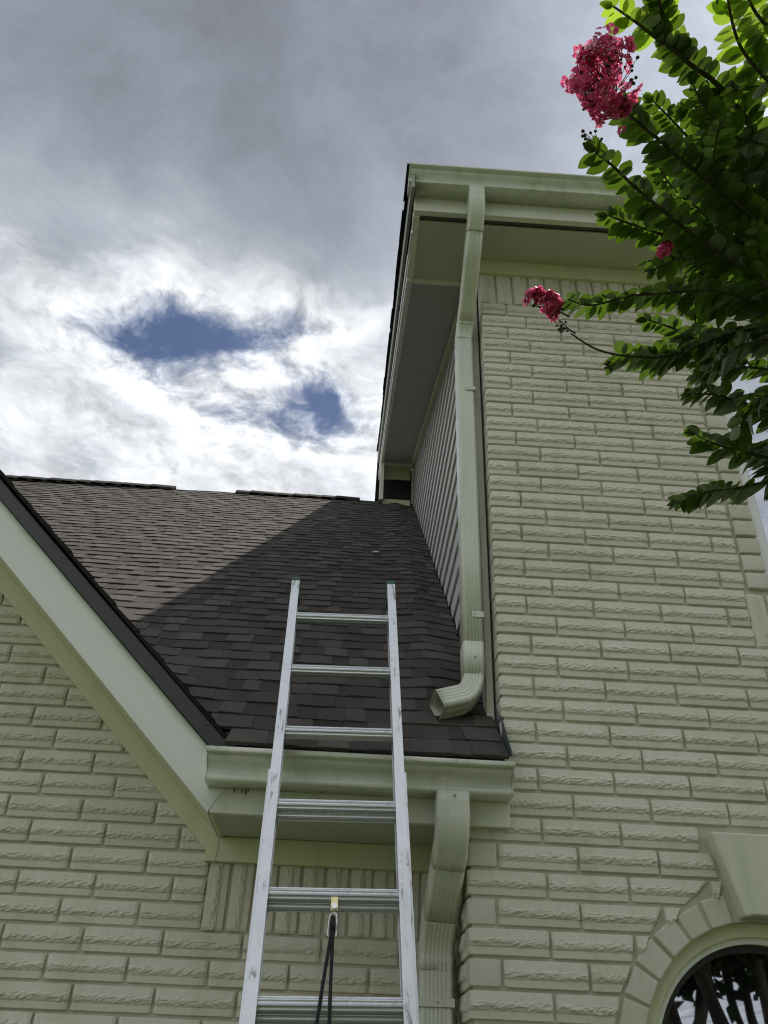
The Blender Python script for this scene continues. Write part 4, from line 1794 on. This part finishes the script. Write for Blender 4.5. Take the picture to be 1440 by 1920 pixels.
def dress(path, sunlit, l0, spacing, start=.12, tip=True, stop=1.0):
    """opposite leaves along a stem"""
    cum = 0
    nxt = start * sum((b_ - a).length for a, b_ in zip(path, path[1:]))
    total = sum((b_ - a).length for a, b_ in zip(path, path[1:]))
    k = 0
    for a, b_ in zip(path, path[1:]):
        seg = (b_ - a).length
        while nxt <= cum + seg and nxt <= stop * total:
            f = (nxt - cum) / max(seg, 1e-6)
            p = a.lerp(b_, f)
            dr = (b_ - a).normalized()
            side = dr.cross(Vector((0, 0, 1)))
            if side.length < .1:
                side = Vector((1, 0, 0))
            side.normalize()
            upv = side.cross(dr)
            frac = nxt / total
            size = l0 * (1.0 - .35 * max(0, frac - .6) / .4) * RT.uniform(.82, 1.15)
            for sg in (-1, 1):
                if RT.random() < .06:
                    continue
                roll = RT.uniform(-.38, .38)
                sd = side * math.cos(roll) + upv * math.sin(roll)
                dv = sd * sg * RT.uniform(.75, 1.0) + dr * RT.uniform(.45, .95) + Vector((0, 0, -1)) * RT.uniform(-.05, .35)
                up = upv + side * RT.uniform(-.5, .5) + Vector((0, 0, .3))
                leaf_at(p + dr * RT.uniform(-.004, .004), dv, up, size * RT.uniform(.9, 1.1), sunlit)
            nxt += spacing * RT.uniform(.75, 1.25)
            k += 1
        cum += seg
    if tip:
        dr = (path[-1] - path[-2]).normalized()
        for k in range(3):
            leaf_at(path[-1], dr + Vector((RT.uniform(-.5, .5), RT.uniform(-.5, .5), RT.uniform(-.4, .3))), Vector((RT.uniform(-.4, .4), RT.uniform(-.4, .4), 1)), l0 * .55, sunlit)


for nm, pts in STEMS.items():
    sunlit = nm in SUNLIT_STEMS
    pth = catmull(pts)
    # join the stem to the nearest limb beyond the picture
    s0 = pth[0]
    q = min(limb_pts, key=lambda v: (v - s0).length + abs(v.z - s0.z + .25))
    lead = [q, q.lerp(s0, .5) + Vector((0, 0, .03))]
    full = lead + pth if nm not in ('A2', 'C2', 'E2') else pth
    n = len(full)
    b = MB()
    thick = {'A': .0085, 'B': .0065, 'C': .0060}.get(nm, .0045)
    b.tube(full, [thick * (1 - .75 * k / (n - 1)) + .0009 for k in range(n)], 6)
    tpart(b, 'branch', 'twig')
    dress(pth, sunlit, .054 if sunlit else .058, .0155, .02, tip=nm not in ('B', 'D', 'E'), stop=.80 if nm == 'E' else 1.0)
    # side twigs thicken the right-hand mass
    for k in range(1 if nm in ('J', 'M', 'Q', 'F') else 2 if nm not in ('B', 'D', 'G', 'F2', 'A2') else 1):
        i = int(len(pth) * RT.uniform(.08, .5))
        a = pth[i]
        dr = (pth[min(i + 2, len(pth) - 1)] - pth[i]).normalized()
        side = dr.cross(Vector((0, 0, 1))).normalized() * RT.choice((-1, 1))
        e = a + (dr * .6 + side * .7 + Vector((0, 0, RT.uniform(-.2, .3)))).normalized() * RT.uniform(.08, .14)
        tw = catmull([a, a.lerp(e, .5) + Vector((0, 0, .01)), e], 4)
        b = MB()
        b.tube(tw, [.002] * len(tw), 5)
        tpart(b, 'twig', 'twig')
        dress(tw, sunlit or RT.random() < .12, .048, .016, .15)
# foliage beyond the picture on the other limbs
for k in range(70):
    q = RT.choice(limb_pts[14:])
    if q.z < 2.2:
        continue
    e = q + Vector((RT.uniform(-.1, .6), RT.uniform(-.35, .35), RT.uniform(-.1, .4)))
    pth = catmull([q, q.lerp(e, .5) + Vector((0, 0, .04)), e], 4)
    b = MB()
    b.tube(pth, [.003] * len(pth), 5)
    if in_view(e, 0):
        continue
    tpart(b, 'branch', 'twig')
    dress(pth, RT.random() < .3, .052, .03, .3)


def leaf_rank(it):
    q = proj(it[2])
    if q is None or not (-20 < q[0] < 1450 and -20 < q[1] < 1940):
        return 1e9
    return (it[2] - CAM).length


leaf_list.sort(key=leaf_rank)
Tinv = Matrix.Translation(-TB)
stuff_b = {'leaf': MB(), 'sunlit': MB()}
for k, (mt, me, p) in enumerate(leaf_list):
    if k < 300:
        o = obj('leaf', me, tree)
        o.matrix_local = Tinv @ mt
    else:
        b = stuff_b['sunlit' if me in SUNLIT_LEAVES else 'leaf']
        i = len(b.v)
        b.v += [tuple(Tinv @ (mt @ v.co)) for v in me.vertices]
        b.f += [tuple(i + j for j in q.vertices) for q in me.polygons]
for mk, b in stuff_b.items():
    tag(b.build('foliage', mk, tree, smooth=True), kind='stuff')


# flower clusters
def cluster(center, axis, rx, rl, nflo, nbud, label=None):
    center, axis = Vector(center), Vector(axis).normalized()
    root = empty('flower_cluster', tuple(center - TB))
    root.parent = tree
    if label:
        root['label'] = label
    ux_ = axis.orthogonal().normalized()
    uy_ = axis.cross(ux_)
    pet, bud, stk = MB(), MB(), MB()
    base = -axis * rl

    def rnd(o):
        while True:
            a, c, d_ = RT.uniform(-1, 1), RT.uniform(-1, 1), RT.uniform(-1, 1)
            l_ = a * a + c * c + d_ * d_
            if o * o < l_ < 1:
                return ux_ * (a * rx) + uy_ * (c * rx) + axis * (d_ * rl)
    lumps = [rnd(.50) for k in range(max(7 if nflo > 20 else 2, nflo // 10))]
    for k in range(nflo):
        c = RT.choice(lumps) + Vector((RT.gauss(0, 1), RT.gauss(0, 1), RT.gauss(0, 1))) * (rx * .14)
        dr = (c + Vector((RT.uniform(-1, 1), RT.uniform(-1, 1), RT.uniform(-1, 1))) * rx * .6).normalized()
        t1 = dr.orthogonal().normalized()
        t2 = dr.cross(t1)
        a0 = RT.uniform(0, 6.28)
        for q in range(6):
            an = a0 + q * 1.047 + RT.uniform(-.2, .2)
            o_ = t1 * math.cos(an) + t2 * math.sin(an)
            tn = dr.cross(o_)
            r_ = RT.uniform(.009, .0150)
            hub = c + dr * .001
            w_ = [RT.uniform(-.0035, .0045) for _ in range(5)]
            p0 = hub + o_ * (r_ * .18)
            pa = hub + o_ * (r_ * .55) + tn * (r_ * .40) + dr * w_[0]
            pb = hub + o_ * (r_ * .95) + tn * (r_ * .42) + dr * w_[1]
            pc = hub + o_ * (r_ * 1.05) + dr * w_[2]
            pd = hub + o_ * (r_ * .92) - tn * (r_ * .42) + dr * w_[3]
            pe = hub + o_ * (r_ * .55) - tn * (r_ * .40) + dr * w_[4]
            pm = hub + o_ * (r_ * .62) + dr * RT.uniform(-.002, .003)
            i_ = len(pet.v)
            pet.v += [tuple(v) for v in (p0, pa, pb, pc, pd, pe, pm)]
            pet.f += [(i_, i_ + 1, i_ + 6), (i_ + 1, i_ + 2, i_ + 6), (i_ + 2, i_ + 3, i_ + 6), (i_ + 3, i_ + 4, i_ + 6), (i_ + 4, i_ + 5, i_ + 6), (i_ + 5, i_, i_ + 6)]
    for c in lumps:
        stk.tube([base * .6, base * .6 + (c - base * .6) * .6 + Vector((0, 0, .006)), c], [.0012, .0009, .0006], 4, False)
    for k in range(nbud):
        c = rnd(.45) * RT.uniform(.8, 1.06)
        bud.ball(c, RT.uniform(.0030, .0042), 6, 4)
        stk.tube([base * .5 + (c - base * .5) * .4, c], [.0009, .0006], 4, False)
    stk.tube([base * 1.3, base * .5], [.0022, .0016], 5, False)
    if nflo:
        tag(pet.build('petals', 'petal', root), kind='stuff')
    tag(bud.build('buds', 'bud', root, smooth=True), kind='stuff')
    stk.build('stalk', 'twig', root)
    return root


def along(v, d_):
    return v


cluster((.018, -1.885, 3.200), (-.55, -.45, .25), .070, .078, 240, 60, 'largest pink flower cluster, high against the sky')
cluster((-.030, -1.515, 2.962), (-.75, -.05, .45), .024, .044, 110, 14, 'small pink flower cluster in front of the soldier bricks')
cluster((.028, -1.425, 3.006), (-.7, -.2, .4), .020, .030, 0, 16)
cluster((.105, -1.98, 3.44), (-.5, -.4, .4), .040, .05, 6, 34)
cluster((.225, -2.02, 3.39), (-.2, -.5, .4), .040, .05, 0, 40)
cluster((.222, -1.585, 3.095), (-.3, -.2, -.6), .014, .035, 14, 4)
cluster((.032, -1.760, 3.195), (-.6, -.3, .3), .026, .03, 0, 18)
cluster((.150, -1.36, 2.95), (0, -.3, -.5), .012, .016, 0, 12)

# ------------------------------------------------------------------ trees across the lawn (mirrored in the window glass)
RF = random.Random(21)


def yard_tree(x, y, h, r, label):
    t_ = empty('yard_tree', (x, y, 0))
    tag(t_, label, 'tree', 'trees mirrored in the arched window')
    b = MB()
    lean = RF.uniform(-.3, .3)
    b.tube([(0, 0, 0), (lean * .3, 0, h * .25), (lean * .6, .1, h * .5), (lean, .1, h * .85)], [.20, .17, .13, .05], 8)
    for k in range(7):
        z0 = h * RF.uniform(.28, .65)
        a = RF.uniform(0, 6.28)
        l_ = r * RF.uniform(.6, 1)
        b.tube([(lean * .5, 0, z0), (l_ * .5 * math.cos(a), l_ * .5 * math.sin(a), z0 + l_ * .35), (l_ * math.cos(a), l_ * math.sin(a), z0 + l_ * .8)], [.07, .045, .015], 6)
    for k in range(4):
        a, l_ = RF.uniform(0, 6.28), r * RF.uniform(.25, .7)
        b.tube([(.15 * math.cos(a), .15 * math.sin(a), 0), (l_ * math.cos(a), l_ * math.sin(a), h * .35), (l_ * 1.25 * math.cos(a), l_ * 1.25 * math.sin(a), h * .7)], [.08, .07, .04], 7)
    b.build('trunk', 'bark', t_, smooth=True)
    c = MB()
    for k in range(60):
        a, zz = RF.uniform(0, 6.28), RF.uniform(.35, 1.0)
        rr = r * math.sqrt(RF.random()) * (1.05 - abs(zz - .70) * 1.0)
        cc = Vector((rr * math.cos(a), rr * math.sin(a), zz * h))
        cr_ = RF.uniform(.4, .9)
        for q in range(60):
            p = cc + Vector((RF.gauss(0, 1), RF.gauss(0, 1), RF.gauss(0, .6))) * (cr_ * .5)
            u_ = Vector((RF.uniform(-1, 1), RF.uniform(-1, 1), RF.uniform(-1, 1))).normalized()
            v_ = u_.orthogonal().normalized()
            s_ = RF.uniform(.10, .20)
            c.quad(p - u_ * s_, p + v_ * s_ * .55, p + u_ * s_, p - v_ * s_ * .55)
    tag(c.build('crown', 'far_leaf', t_), kind='stuff')


for k, (x, y, h, r) in enumerate(((1.6, -11.0, 8.5, 2.4), (2.7, -12.6, 9.0, 2.2), (3.7, -11.4, 8.8, 2.2), (5.0, -12.8, 9.5, 2.4), (6.2, -11.2, 8.6, 2.3), (7.6, -13.0, 10, 2.6), (9.5, -12, 9, 2.8), (-1.8, -15, 9, 3))):
    yard_tree(x, y, h, r, 'tall dark tree mirrored in the arched window glass')
